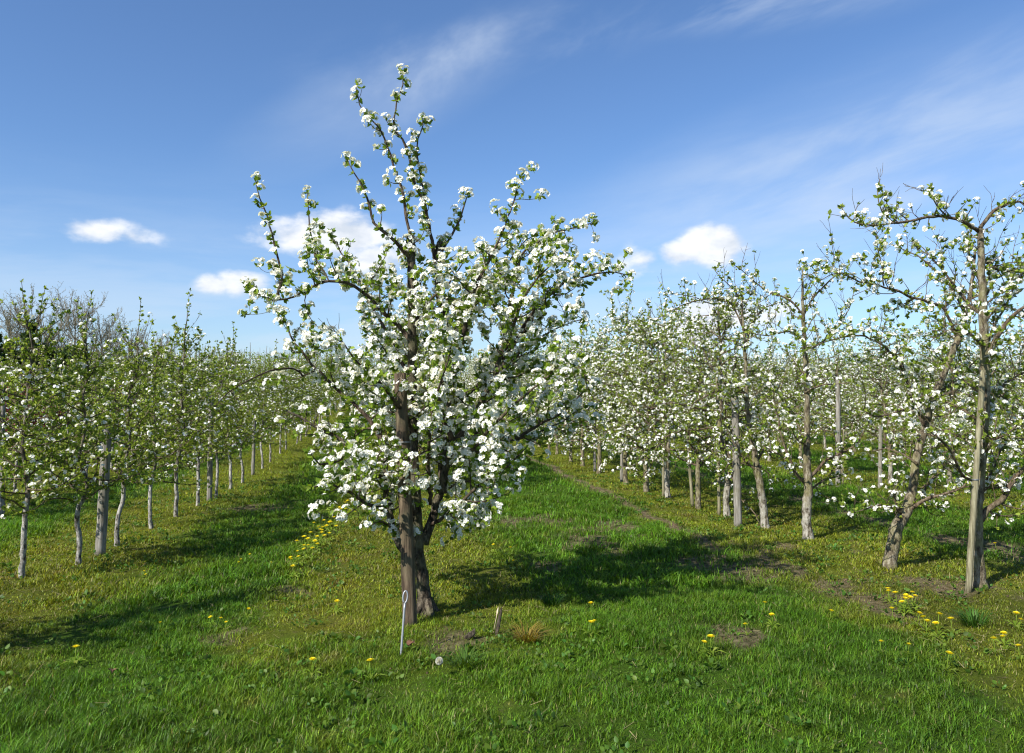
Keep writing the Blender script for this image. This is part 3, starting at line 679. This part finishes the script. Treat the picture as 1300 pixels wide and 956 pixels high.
# ============================================================ bare trees and shrubs behind the left rows
def bare_tree(seed, px, pyt, Y, W_, label, leafy=None, n1=16):
    p = at(px, 500, Y); x, y = p[0], p[1]; z = float(height(x, y)); H = at(px, pyt, Y)[2]-z
    root = thing('bare_tree' if leafy is None else 'leafy_tree', (x, y, z), label, 'tree', 'trees behind the left orchard rows'); T = Tree(seed); rng = T.rng
    P = np.array([(0, 0, -.1), (.05*H*rng.normal()*.4, 0, H*.3), (.04*H*rng.normal(), 0, H*.6), (0, 0, H*.92)]); Q, r = resample(P, [H*.02, H*.016, H*.01, H*.003], 20); T.tr.add(Q, r, 8)
    for i in range(n1*2):
        f = rng.uniform(.18, .95); a = i*2.4; p0 = Q[int(f*19)]
        B, rr = branch(rng, p0, (math.cos(a), math.sin(a), rng.uniform(.5, 1.4)), W_*.62*(1.15-.6*f)*rng.uniform(.6, 1.2), H*.008*(1.1-f)+.008, 7, .3, .13, .008)
        T.br.add(B, rr, 4, cap=False)
        pp, tt, uu = along(B, .15, .22, rng)
        for a_, b_, c_ in zip(pp, tt, uu):
            for _ in range(2):
                q = unit(rng.normal(0, 1, 3)); B2, r2 = branch(rng, a_, q*.8+b_+np.array([0, 0, .3]), rng.uniform(.4, .9)*H/8, .010, 4, .2, .18, .005); T.br.add(B2, r2, 3, cap=False)
                T.spurs(B2, .3, .16, 1)
                for _ in range(2):
                    B3, r3 = branch(rng, B2[rng.integers(1, 4)], unit(rng.normal(0, 1, 3))+np.array([0, 0, .5]), rng.uniform(.25, .5)*H/8, .006, 3, .2, .18, .004); T.br.add(B3, r3, 3, cap=False); T.spurs(B3, .3, .16, 1)
    if leafy is None: T.build('bare_%d' % seed, root, M_BARE, M_BARE, M_BUD, (1, 2), (.03, .05), pb=0)
    else: T.build('leafy_%d' % seed, root, M_BARK, M_TWIG, leafy, (8, 12), (.10, .17), pb=0)
M_BUD = leafmat('buds', ((0, (.20, .19, .10)), (1, (.32, .28, .17))), .2)
M_DKLEAF = leafmat('dark_leaf', ((0, (.03, .06, .015)), (1, (.08, .12, .03))), .3)
M_RED = leafmat('crimson_blossom', ((0, (.16, .02, .035)), (.6, (.3, .045, .07)), (1, (.38, .1, .12))), .3)
bare_tree(901, 52, 398, 44, 5.5, 'bare grey-brown tree with reddish tinge rising above the left row, left of the whitish one')
bare_tree(902, 92, 394, 46, 5.5, 'whitish grey bare twiggy tree, tallest of those behind the left row')
bare_tree(903, 125, 418, 48, 5.0, 'bare twiggy tree sloping off right of the whitish grey one')
bare_tree(904, 162, 428, 50, 4.5, 'lowest bare yellowish tree at the right end of the group behind the left row')
bare_tree(905, 8, 396, 42, 5.5, 'bare brown tree at the left edge of the picture behind the orchard')
bare_tree(906, 22, 452, 30, 4.0, 'dense dark green tree behind the first trees of the left row', leafy=M_DKLEAF, n1=12)
bare_tree(907, 200, 436, 56, 4.5, 'low brownish bare tree right of the bare group on the skyline')
def shrub(seed, px, pyt, Y, label):
    p = at(px, 500, Y); z = float(height(p[0], p[1])); H = at(px, pyt, Y)[2]-z
    root = thing('crimson_shrub', (p[0], p[1], z), label, 'shrub', 'crimson shrubs behind the left rows'); T = Tree(seed); rng = T.rng
    T.tr.add([(0, 0, -.1), (.03, 0, .3), (0, .02, .7)], [.05, .04, .03], 7)
    for i in range(26):
        a = i*2.4; B, rr = branch(rng, (0, 0, rng.uniform(.3, .7)), (math.cos(a)*.5, math.sin(a)*.5, 1), H*.55*rng.uniform(.6, 1.1), .02, 7, .1, .16, .005); T.br.add(B, rr, 4, cap=False); T.side(B, rr, .2, .2, (.2, .6), .3, .9, .07, 1, False); T.spurs(B, .2, .07)
    T.build('shrub_%d' % seed, root, M_BARK, M_TWIGD, M_RED, (3, 5), (.05, .08), pb=0)
shrub(951, 20, 478, 19, 'crimson flowering shrub nearest the left edge, behind the first tree of the left row')
shrub(952, 62, 482, 23, 'crimson flowering shrub seen between the first two trees of the left row')
shrub(953, 150, 480, 27, 'crimson flowering shrub farthest right, behind the third tree of the left row')

# ============================================================ ground sheet
def tint(x, y, rg=None):
    """base colour of the sward at a place (species and dryness, not light)"""
    o = olive(x, y)[:, None]; b = bare(x, y)[:, None]
    n = wav(x, y, .9, 5)[:, None]; n2 = wav(x, y, 3.7, 13)[:, None]
    green = np.array([.070, .152, .008])*(1+.28*n) + np.array([.035, .035, .004])*np.clip(n2, 0, 1)
    ol = np.array([.155, .190, .014])*(1+.22*n) + np.array([.05, .01, .0])*np.clip(n2-.3, 0, 1)
    n3 = wav(x, y, 9.5, 17)[:, None]; n4 = wav(x, y, 19, 2)[:, None]
    g = (green*(1-o) + ol*o)*(1+.22*n3+.16*n4)
    br = np.clip(n3*.7 + n4*.6 + n2*.6 - .75 + .35*o, 0, .75)        # thatch and dry moss showing
    g = g*(1-br) + np.array([.17, .13, .045])*br
    return np.clip(g, .004, 1), o[:, 0], b[:, 0]
def ground():
    def ax(lo, hi, fine, lim, grow=1.09):
        v = [0.0]; s = fine
        a = []
        x = 0
        while x < hi: a.append(x); s = fine if x < lim else s*grow; x += s
        b = []; x = 0; s = fine
        while x < -lo: x += (s := (fine if x < lim else s*grow)); b.append(-x)
        return np.array(sorted(b)+a)
    xs = ax(-420, 420, .07, 8, 1.05); ys = ax(-60, 700, .07, 20, 1.04)
    X, Y = np.meshgrid(xs, ys); x, y = X.ravel(), Y.ravel()
    V = np.c_[x, y, height(x, y)]
    nx, ny = len(xs), len(ys); i = np.arange(ny-1)[:, None]*nx + np.arange(nx-1)[None]
    f = np.stack([i, i+1, i+nx+1, i+nx], -1).reshape(-1, 4)
    c, o, b = tint(x, y)
    m, n, out = nt('orchard_floor')
    a = nd(n, 'ShaderNodeAttribute', attribute_name='tint'); ab = nd(n, 'ShaderNodeAttribute', attribute_name='bare')
    tc = nd(n, 'ShaderNodeTexCoord'); f1 = noise(n, 14, 6, .7, tc.outputs['Object']); f2 = noise(n, 70, 4, .7, tc.outputs['Object'])
    soil = ramp(n, f1, ((.36, (.08, .055, .034)), (.5, (.19, .14, .088)), (.64, (.33, .26, .17))))
    g = mixc(n, math_(n, 'MULTIPLY', f2, 1.0), mixc(n, 1.0, a.outputs['Color'], (.45, .42, .5), 'MULTIPLY'), a.outputs['Color'])
    g = mixc(n, ramp(n, f1, ((.56, (0, 0, 0)), (.68, (.5, .5, .5)))), g, (.13, .10, .05))
    k = math_(n, 'ADD', ab.outputs['Fac'], math_(n, 'MULTIPLY', math_(n, 'SUBTRACT', f2, .5), .6), clamp=True)
    c_ = mixc(n, k, g, soil)
    bs = nd(n, 'ShaderNodeBsdfPrincipled'); bs.inputs['Roughness'].default_value = .95; bs.inputs['Specular IOR Level'].default_value = .1; n.links.new(c_, bs.inputs['Base Color'])
    bp = nd(n, 'ShaderNodeBump'); bp.inputs['Strength'].default_value = 1; bp.inputs['Distance'].default_value = .04; n.links.new(math_(n, 'ADD', f1, f2), bp.inputs['Height']); n.links.new(bp.outputs[0], bs.inputs['Normal'])
    n.links.new(bs.outputs[0], out.inputs[0])
    tag(obj('ground', mesh_from('ground', V, [f], {'tint': c, 'bare': b}, (m,), True)), kind='structure')
ground()

# ============================================================ grass
def grassmat():
    m, n, out = nt('grass_blades'); a = nd(n, 'ShaderNodeAttribute', attribute_name='tint')
    b = nd(n, 'ShaderNodeBsdfPrincipled'); b.inputs['Roughness'].default_value = .5; b.inputs['Specular IOR Level'].default_value = .25; n.links.new(a.outputs['Color'], b.inputs['Base Color'])
    t = nd(n, 'ShaderNodeBsdfTranslucent'); n.links.new(mixc(n, 1.0, a.outputs['Color'], (1.7, 1.5, .4), 'MULTIPLY'), t.inputs['Color'])
    x = nd(n, 'ShaderNodeMixShader'); x.inputs[0].default_value = .35; n.links.new(b.outputs[0], x.inputs[1]); n.links.new(t.outputs[0], x.inputs[2]); n.links.new(x.outputs[0], out.inputs[0]); return m
M_GRASS = grassmat()
def in_view(n, y0, y1, rg, m=.8):
    # points spread evenly over the part of the floor the photograph sees (with a margin)
    k = int(n*1.35); y = np.sqrt(rg.uniform(y0*y0, y1*y1, k)); x = rg.uniform(-.60, .86, k)*y + rg.uniform(-m, m, k)
    return x[:n], y[:n]
def blades(rg, n, y0, y1, w, h, seg, keep=1.0):
    x, y = in_view(n, y0, y1, rg); c, o, b = tint(x, y)
    cl = wav(x, y, 4.1, 8) + .6*wav(x, y, 11, 14)          # tufts
    k = rg.random(n) > np.clip(b*1.15, 0, .96)
    k &= rg.random(n) < np.clip(.75 + .5*cl, .15, 1)
    x, y, c, o, cl = x[k], y[k], c[k], o[k], cl[k]; n = len(x)
    # cluster the roots a little
    H = h*(.78+.5*np.clip(cl, -1, 1.2)+.25*wav(x, y, 1.1, 10))*(1-.42*o)*rg.uniform(.45, 1.3, n)
    tall = rg.random(n) < .012; H[tall] *= 1.7
    a = rg.uniform(0, 6.28, n); lean = rg.uniform(.2, 1.5, n)*H
    dx, dy = np.cos(a), np.sin(a); ww = w*rg.uniform(.6, 1.3, n)
    z = height(x, y) - .004
    px, py = -dy, dx
    # random facing for the flat of the blade
    if seg == 2:
        V = np.stack([
            np.c_[x-px*ww, y-py*ww, z], np.c_[x+px*ww, y+py*ww, z],
            np.c_[x-px*ww*.8+dx*lean*.3, y-py*ww*.8+dy*lean*.3, z+H*.6], np.c_[x+px*ww*.8+dx*lean*.3, y+py*ww*.8+dy*lean*.3, z+H*.6],
            np.c_[x+dx*lean, y+dy*lean, z+H*.96]], 1)
        kk = 5; Fq = np.array([(0, 1, 3, 2)]); Ft = np.array([(2, 3, 4)])
    else:
        V = np.stack([np.c_[x-px*ww, y-py*ww, z], np.c_[x+px*ww, y+py*ww, z], np.c_[x+dx*lean, y+dy*lean, z+H]], 1)
        kk = 3; Fq = None; Ft = np.array([(0, 1, 2)])
    var = np.abs(rg.normal(1, .30, (n, 1))); dry = rg.random(n) < (.02 + .06*o)
    cc = c*np.clip(var**1.5, .3, 2.2); hue = rg.normal(0, .12, n); cc[:, 0] *= 1+hue; cc[dry] = np.array([.28, .25, .10])*rg.uniform(.6, 1.2, (dry.sum(), 1))
    col = np.repeat(cc[:, None], kk, 1); col[:, -1] *= 1.12
    off = (np.arange(n)*kk)[:, None, None]
    fs = [(Ft[None]+off).reshape(-1, 3)]
    if Fq is not None: fs.insert(0, (Fq[None]+off).reshape(-1, 4))
    return V.reshape(-1, 3), fs, col.reshape(-1, 3)
def merge(parts):
    V = []; Q = {}; C = []; n = 0
    for v, fs, c in parts:
        for f in fs: Q.setdefault(f.shape[1], []).append(f+n)
        V.append(v); C.append(c); n += len(v)
    return np.concatenate(V), [np.concatenate(q) for q in Q.values()], np.concatenate(C)
rg = np.random.default_rng(42)
V, Fs, C = merge([blades(rg, 340000, 2.6, 6.5, .0020, .050, 2), blades(rg, 400000, 6.5, 13, .0038, .066, 2),
                  blades(rg, 300000, 13, 26, .0075, .08, 1), blades(rg, 160000, 26, 55, .02, .10, 1)])
tag(obj('grass', mesh_from('grass', V, Fs, {'tint': C}, (M_GRASS,))), kind='stuff')['label'] = 'lush green grass and mossy yellowish turf under the trees'

def weeds():
    """low broad-leaved rosettes and clover-like cover, mostly in the tree strips"""
    rg = np.random.default_rng(8); x, y = in_view(16000, 2.6, 16, rg); o = olive(x, y)
    near = np.clip((6.3-y)/1.5, 0, 1)*(np.abs(x-.2) < 1.8)
    k = rg.random(len(x)) < np.clip(.10 + .35*o + .5*near, 0, 1); k &= wav(x, y, 2.9, 15)+rg.normal(0, .4, len(x)) > .0
    x, y = x[k], y[k]; n = rg.integers(7, 16, len(x)); i = np.repeat(np.arange(len(x)), n); m = len(i)
    sp = rg.uniform(.03, .10, len(x))[i]; a = rg.uniform(0, 6.28, m); px = x[i]+sp*np.cos(a)*rg.random(m); py = y[i]+sp*np.sin(a)*rg.random(m)
    N = np.c_[np.cos(a)*rg.uniform(.5, 1.3, m), np.sin(a)*rg.uniform(.5, 1.3, m), rg.uniform(.25, 1.1, m)]
    P = np.c_[px, py, height(px, py)+rg.uniform(.005, .04, m)]; s = rg.uniform(.012, .036, m)*np.repeat(rg.uniform(.6, 1.3, len(n)), n)
    V, f = stamp(LEAFZ, LEAF_F, frames(N, rg), P, np.c_[s*1.5, s, s])
    c = np.array([.06, .135, .017])*rg.uniform(.55, 1.5, (m, 1)); c[:, 0] *= rg.uniform(.8, 1.5, m)
    tag(obj('weeds', mesh_from('weeds', V, f, {'tint': np.repeat(c, 6, 0)}, (M_GRASS,))), kind='stuff')['label'] = 'low broad-leaved weeds and clover in the turf'
weeds()
def litter():
    rg = np.random.default_rng(12); x, y = in_view(90000, 2.6, 14, rg); b = bare(x, y)
    k = rg.random(len(x)) < b*.75 + .004; x, y = x[k], y[k]; n = len(x)
    T_ = np.array([(1, 0, 0), (0, 1, 0), (-1, 0, 0), (0, -1, 0), (0, 0, .8), (0, 0, -.6)], float); Fo = [np.array([(0, 1, 4), (1, 2, 4), (2, 3, 4), (3, 0, 4), (1, 0, 5), (2, 1, 5), (3, 2, 5), (0, 3, 5)])]
    s_ = rg.uniform(.003, .011, n)*np.where(rg.random(n) < .06, 1.9, 1)
    V, f = stamp(T_, Fo, frames(rg.normal(0, 1, (n, 3)), rg), np.c_[x, y, height(x, y)+.002], s_[:, None]*rg.uniform(.6, 1.3, (n, 3)))
    c = np.array([.13, .09, .055])*rg.uniform(.5, 1.8, (n, 1))
    tag(obj('soil_crumbs', mesh_from('soil_crumbs', V, f, {'tint': np.repeat(c, 6, 0)}, (M_GRASS,))), kind='stuff')['label'] = 'crumbs of soil and small stones on the bare patches'
    x, y = in_view(60000, 2.6, 13, rg); k = rg.random(len(x)) < .05 + .22*olive(x, y) + .25*bare(x, y); x, y = x[k], y[k]; n = len(x)
    N = np.c_[rg.normal(0, .35, (n, 2)), np.ones(n)]; L_ = rg.uniform(.02, .08, n)
    Q_ = np.array([(-.5, -.025, 0), (.5, -.015, .0), (.5, .015, .0), (-.5, .025, 0)], float)
    V, f = stamp(Q_, [np.array([(0, 1, 2, 3)])], frames(N, rg), np.c_[x, y, height(x, y)+rg.uniform(.006, .035, n)], L_)
    c = np.array([.30, .25, .13])*rg.uniform(.35, 1.3, (n, 1))
    tag(obj('straw_litter', mesh_from('straw_litter', V, f, {'tint': np.repeat(c, 4, 0)}, (M_GRASS,))), kind='stuff')['label'] = 'dry stalks and thatch lying in the turf'
litter()
def tuft(px, py, n, h, w, col, label, name='grass_tuft'):
    b = gnd(px, py); rg = np.random.default_rng(int(px)); a = rg.uniform(0, 6.28, n); P = []; Tt = []
    V = []
    r = w*np.sqrt(rg.random(n))*.4
    for i in range(n):
        d = np.array([math.cos(a[i]), math.sin(a[i]), 0]); q = np.array([-d[1], d[0], 0])*.0035; p = d*r[i]; H = h*rg.uniform(.5, 1.1); l = w*rg.uniform(.3, 1)
        V += [p-q, p+q, p+d*l*.4-q*.8+[0, 0, H*.7], p+d*l*.4+q*.8+[0, 0, H*.7], p+d*l+[0, 0, H*.85]]
    off = (np.arange(n)*5)[:, None, None]
    c = np.repeat(np.array(col)*rg.uniform(.7, 1.4, (n, 1)), 5, 0)
    o = obj(name, mesh_from(name, np.array(V), [(np.array([[(0, 1, 3, 2)]])+off).reshape(-1, 4), (np.array([[(2, 3, 4)]])+off).reshape(-1, 3)], {'tint': c}, (M_GRASS,)), None, tuple(b))
    tag(o, label, 'grass tuft')
tuft(1237, 795, 110, .13, .19, (.05, .12, .015), 'dark green coarse grass tuft in front of the thin olive stake')
tuft(668, 812, 120, .09, .20, (.20, .15, .03), 'orange-yellow dry grass tuft right of the broken stick')
tuft(590, 845, 90, .10, .18, (.07, .14, .02), 'pale green grass tuft below the lump of bark')
tuft(700, 770, 90, .12, .12, (.03, .09, .012), 'dark green grass tuft in the shade right of the broken stick')
tuft(548, 772, 70, .13, .09, (.05, .11, .02), 'grass tuft growing against the foot of the dark trunk')

# ============================================================ dandelions
M_YEL = leafmat('dandelion_yellow', ((0, (.80, .62, .01)), (.6, (.86, .74, .015)), (1, (.88, .80, .04))), .3)
def dandelion(seed):
    rg = np.random.default_rng(seed); root = bpy.data.objects.new('dandelion', None); COL.objects.link(root); root['category'] = 'dandelion'
    h = .085; tb = Tubes(); tb.add([(0, 0, -.01), (.004, 0, h*.5), (0, .003, h)], .0018, 5); obj('stem', tb.mesh('dandelion_stem', M_LEAF), root)
    V = []; f = []
    n = 60
    for i in range(n):
        ring = i/n; a = i*2.39996; el = .2+1.1*(1-ring); L = .009+.012*ring
        d = np.array([math.cos(a)*math.cos(el), math.sin(a)*math.cos(el), math.sin(el)]); q = np.array([-math.sin(a), math.cos(a), 0])*.0022
        b = len(V); p = np.array([0, 0, h]); V += [p-q*.5, p+q*.5, p+d*L+q, p+d*L-q]; f.append((b, b+1, b+2, b+3))
    obj('flower_head', mesh_from('dandelion_head', np.array(V), [np.array(f)], mats=(M_YEL,)), root)
    V = []; f = []
    for i in range(6):
        a = i*1.05+.3*seed; d = np.array([math.cos(a), math.sin(a), 0]); q = np.array([-d[1], d[0], 0]); L = rg.uniform(.05, .09); b = len(V)
        V += [np.zeros(3)+[0, 0, .01], d*L*.5-q*.009+[0, 0, .03], d*L+[0, 0, .02], d*L*.5+q*.009+[0, 0, .03]]; f.append((b, b+1, b+2, b+3))
    obj('leaves', mesh_from('dandelion_leaves', np.array(V), [np.array(f)], mats=(M_LEAF,)), root)
    return root
DP = [dandelion(1), dandelion(2)]
rd = np.random.default_rng(3); dused = set()
def put_dandelion(p, label, group, s):
    src = DP[rd.integers(2)]; rz = rd.uniform(0, 6.28)
    p = (p[0], p[1], float(height(p[0], p[1])))
    if src.name not in dused: dused.add(src.name); src.location = p; src.scale = (s,)*3; src.rotation_euler = (0, 0, rz); src['label'] = label; src['group'] = group; o = src
    else: o = copy_thing(src, p, rz, label, group, s)
    o.rotation_euler = (rd.normal(0, .12)+.12, rd.normal(0, .12), rz)
DRIFT = [(378,712),(384,706),(390,704),(392,698),(399,700),(402,692),(396,712),(406,688),(410,683),(408,690),(415,681),(381,719),(371,721),(405,679),(420,676),(430,664),(433,658),(440,655),(447,652),(438,648),(452,645),(425,668),(412,672),(398,676),(366,724),(372,734),(442,661),(387,696),(455,652),(403,705),(411,694),(394,690),(418,688),(427,680),(421,662),(446,660),(436,670),(404,684),(389,710),(376,702),(431,652),(450,658),(444,645)]
for p in DRIFT: put_dandelion(gnd(*p), 'yellow dandelion in the long drift left of the big tree', 'dandelions in the drift left of the big tree', rd.uniform(1.0, 1.5))
for p in [(1128,764),(1131,768),(1140,772),(1148,770),(1150,777),(1158,768),(1160,773),(1156,777),(1146,779),(1149,782),(1133,790),(1165,798),(1178,804),(1190,801),(1176,812),(1191,810)]:
    put_dandelion(gnd(*p), 'yellow dandelion in the bunch on bare earth before the leaning tree', 'dandelions in the bunch before the leaning tree', rd.uniform(.9, 1.35))
for p in [(1275,820),(1278,827),(1289,797),(1293,802),(1297,840),(1264,832)]: put_dandelion(gnd(*p), 'yellow dandelion in the loose group at the right edge of the lawn', 'dandelions at the right edge of the lawn', rd.uniform(.85, 1.2))
for p in [(184,709),(191,711),(197,707),(181,734),(186,737),(307,718),(318,712),(304,723),(343,722),(348,682),(350,657),(366,650),(270,795),(279,798),(287,799),(203,803),(175,805),(312,785)]:
    put_dandelion(gnd(*p), 'small yellow dandelion scattered in the green lane left of the drift', 'dandelions scattered in the left lane', rd.uniform(.6, .85))
for px, py, s, lab in ((94,845,1.2,'single yellow dandelion near the lower left corner'), (426,779,1.1,'orange-yellow dandelion alone between the drift and the anchor rod'),
    (472,866,1.3,'dandelion at the bottom below the anchor rod'), (751,784,1.15,'upper dandelion of the three right of the broken stick'), (748,808,1.1,'lower left dandelion of the three right of the broken stick'),
    (757,808,1.1,'lower right dandelion of the three right of the broken stick'), (628,702,1.0,'dandelion in the olive strip right of the dark trunk'), (647,706,1.0,'dandelion just right of another one in the olive strip'),
    (650,724,1.0,'dandelion lowest of the three in the olive strip'), (903,832,1.3,'lone dandelion in the right lane close to the bottom'), (891,833,1.0,'partly closed dandelion beside the lone one in the right lane'),
    (971,781,1.0,'pale dandelion in the right lane, upper of two'), (981,797,1.05,'dandelion in the right lane, lower of two'), (1052,793,1.1,'dandelion between the right lane pair and the bunch'),
    (949,808,.9,'small dandelion left of the lower one in the right lane'), (1201,855,1.3,'big dandelion near the bottom right'), (1211,807,1.25,'bright dandelion right of the bunch, below the dark tuft'),
    (1119,831,.9,'small dandelion below the bunch'), (1153,833,.8,'tiny dandelion below and right of the bunch'), (1163,648,1.2,'dandelion at the foot of the far side of the leaning trunk'), (1172,645,1.2,'dandelion just behind the leaning trunk, right one'),
    (1265,702,1.1,'dandelion in the shade beyond the tall right trunk'), (1192,678,1.0,'pale dandelion between the two big right trunks'), (396,858,1.1,'half hidden dandelion in the weeds left of the anchor rod')):
    put_dandelion(gnd(px, py), lab, 'single dandelions in the lawn', s)
# dandelion clock
b = gnd(557, 862); o = thing('dandelion_clock', tuple(b), 'fluffy grey-white dandelion seed head in the grass below the trunk', 'dandelion clock')
tb = Tubes(); tb.add([(0, 0, -.01), (0, .002, .05), (.002, 0, .085)], .0018, 5); obj('stem', tb.mesh('clock_stem', M_LEAF), o)
rg = np.random.default_rng(1); n = 260; N = rg.normal(0, 1, (n, 3)); N /= np.linalg.norm(N, axis=1)[:, None]
V, f = stamp(np.array([(-.04, 0, 0), (.04, 0, 0), (.28, 0, 1), (-.28, 0, 1)], float)*.022, [np.array([(0, 1, 2, 3)])], frames(N, rg), np.tile([.002, 0, .10], (n, 1)), np.ones(n))
obj('seed_head', mesh_from('seed_head', V, f, mats=(leafmat('seed_fluff', ((0, (.6, .6, .58)), (1, (.75, .75, .73))), .5),)), o)

# ============================================================ sky, sun, camera
SUN_EL = R(40); sx, sy = -.80, -.60
az = math.atan2(sx, sy)
W = bpy.data.worlds.new('World'); SC.world = W; W.use_nodes = True; n = W.node_tree; n.nodes.clear()
out = nd(n, 'ShaderNodeOutputWorld'); bg = nd(n, 'ShaderNodeBackground'); n.links.new(bg.outputs[0], out.inputs[0]); bg.inputs[1].default_value = .094
sky = nd(n, 'ShaderNodeTexSky', sky_type='NISHITA'); sky.sun_disc = False; sky.sun_elevation = SUN_EL; sky.sun_rotation = az % (2*math.pi)
sky.altitude = 100; sky.air_density = 1.0; sky.dust_density = .6; sky.ozone_density = 2.2
tc = nd(n, 'ShaderNodeTexCoord'); sep = nd(n, 'ShaderNodeSeparateXYZ'); n.links.new(tc.outputs['Generated'], sep.inputs[0])
U = math_(n, 'ARCTAN2', sep.outputs[0], sep.outputs[1]); Vv = math_(n, 'ARCSINE', sep.outputs[2])
def azel(px, py):
    d = cam_ray(px, py); d = d/np.linalg.norm(d); return math.atan2(d[0], d[1]), math.asin(d[2])
cmb = nd(n, 'ShaderNodeCombineXYZ'); n.links.new(U, cmb.inputs[0]); n.links.new(Vv, cmb.inputs[1])
mp = nd(n, 'ShaderNodeMapping'); n.links.new(cmb.outputs[0], mp.inputs[0]); mp.inputs['Scale'].default_value = (1, 1.7, 1)
puff = noise(n, 20, 7, .52, mp.outputs[0], .1)
def ell(px, py, a, b, ang=0):
    u0, v0 = azel(px, py); du = math_(n, 'SUBTRACT', U, u0); dv = math_(n, 'SUBTRACT', Vv, v0)
    ca, sa = math.cos(ang), math.sin(ang)
    p = math_(n, 'DIVIDE', math_(n, 'ADD', math_(n, 'MULTIPLY', du, ca), math_(n, 'MULTIPLY', dv, sa)), a/1000)
    q = math_(n, 'DIVIDE', math_(n, 'SUBTRACT', math_(n, 'MULTIPLY', dv, ca), math_(n, 'MULTIPLY', du, sa)), b/1000)
    return math_(n, 'SUBTRACT', 1, math_(n, 'SQRT', math_(n, 'ADD', math_(n, 'MULTIPLY', p, p), math_(n, 'MULTIPLY', q, q))))
def sstep(v, a, b):
    x = nd(n, 'ShaderNodeMapRange', interpolation_type='SMOOTHSTEP'); n.links.new(v, x.inputs[0]); x.inputs[1].default_value = a; x.inputs[2].default_value = b; return x.outputs[0]
cum = None
for (px, py, a, b, k) in ((126, 294, 44, 17, .62), (168, 300, 34, 14, .4), (272, 362, 30, 15, .75), (306, 360, 40, 19, .85), (430, 298, 75, 34, 1), (372, 300, 55, 26, .55), (480, 330, 60, 28, .7), (905, 312, 52, 32, 1.15), (865, 322, 38, 20, .8), (815, 330, 36, 20, .45), (893, 410, 46, 36, 1.1), (930, 395, 34, 20, .5), (985, 400, 40, 22, .4)):
    e = math_(n, 'MULTIPLY', ell(px, py, a, b), k)
    cum = e if cum is None else math_(n, 'MAXIMUM', cum, e)
cm = sstep(math_(n, 'ADD', cum, math_(n, 'MULTIPLY', math_(n, 'SUBTRACT', puff, .50), 1.25)), -.02, .5)
cm = math_(n, 'MULTIPLY', cm, sstep(cum, -.35, .1))
# cirrus: stretched noise limited to broad bands
def streak(ang, sx_, sy_, scale, det=6, off=0):
    m_ = nd(n, 'ShaderNodeMapping'); n.links.new(cmb.outputs[0], m_.inputs[0]); m_.inputs['Rotation'].default_value = (0, 0, ang); m_.inputs['Location'].default_value = (off, off*.7, 0)
    m2 = nd(n, 'ShaderNodeMapping'); n.links.new(m_.outputs[0], m2.inputs[0]); m2.inputs['Scale'].default_value = (sx_, sy_, 1)
    return noise(n, scale, det, .6, m2.outputs[0], .25)
s1 = streak(-.22, 1, 4, 4, 5); s2 = streak(-.05, 1, 6, 4, off=3); s3 = streak(-.42, 1, 2.2, 5, 5, off=7)
band1 = sstep(ell(490, 125, 240, 62, .42), -.1, .9)
band2 = sstep(ell(1120, 200, 440, 120, .2), -.1, .8)
band3 = sstep(ell(620, 60, 320, 60, .15), 0, .9)
band4 = sstep(ell(930, 5, 300, 40, -.05), -.1, .9)
low = math_(n, 'MULTIPLY', sstep(Vv, .30, .03), 1)
ci = math_(n, 'MULTIPLY', band1, math_(n, 'ADD', .4, math_(n, 'MULTIPLY', sstep(s3, .35, .75), .6)))
ci = math_(n, 'ADD', ci, math_(n, 'MULTIPLY', band2, math_(n, 'ADD', .35, math_(n, 'MULTIPLY', sstep(s1, .3, .75), 1.0))))
ci = math_(n, 'ADD', ci, math_(n, 'MULTIPLY', band3, math_(n, 'MULTIPLY', sstep(s3, .4, .75), .7)))
ci = math_(n, 'ADD', ci, math_(n, 'MULTIPLY', band4, math_(n, 'MULTIPLY', sstep(s1, .4, .7), .8)))
ci = math_(n, 'ADD', ci, math_(n, 'MULTIPLY', low, math_(n, 'ADD', .5, math_(n, 'MULTIPLY', sstep(s2, .38, .66), .8))))
ci = math_(n, 'MULTIPLY', ci, .42, clamp=True)
skyc = mixc(n, 1.0, sky.outputs[0], (.70, .88, 1.10), 'MULTIPLY')
c = mixc(n, ci, skyc, (4.7, 5.4, 6.4))
cl_c = ramp(n, puff, ((.36, (4.9, 5.3, 5.9)), (.58, (6.9, 7.0, 7.2))))
scale_ = cl_c
c = mixc(n, math_(n, 'MULTIPLY', cm, .93), c, cl_c)
n.links.new(c, bg.inputs[0])

L = bpy.data.lights.new('sun', 'SUN'); L.energy = 5.0; L.angle = R(.53); L.color = (1, .955, .88)
o = bpy.data.objects.new('sun', L); COL.objects.link(o)
from mathutils import Vector, Euler
v = Vector((sx*math.cos(SUN_EL), sy*math.cos(SUN_EL), math.sin(SUN_EL)*math.hypot(sx, sy))).normalized()
o.rotation_euler = v.to_track_quat('Z', 'Y').to_euler()
cam = bpy.data.cameras.new('camera'); co = bpy.data.objects.new('camera', cam); COL.objects.link(co); SC.camera = co
co.location = tuple(CAM); co.rotation_euler = Euler((math.pi/2+PITCH, 0, -YAW), 'XYZ')
cam.sensor_width = 36; cam.sensor_fit = 'HORIZONTAL'; cam.lens = 36*F/1300; cam.shift_y = -45/1300; cam.clip_end = 3000; cam.clip_start = .05
SC.view_settings.view_transform = 'Standard'; SC.view_settings.look = 'None'; SC.view_settings.exposure = .70; SC.view_settings.gamma = 1; SC.view_settings.use_curve_mapping = False
SC.render.engine = 'CYCLES'; SC.cycles.use_denoising = True; SC.cycles.filter_width = 1.15
SC.cycles.max_bounces = 6; SC.cycles.transmission_bounces = 3; SC.cycles.diffuse_bounces = 3; SC.cycles.glossy_bounces = 2
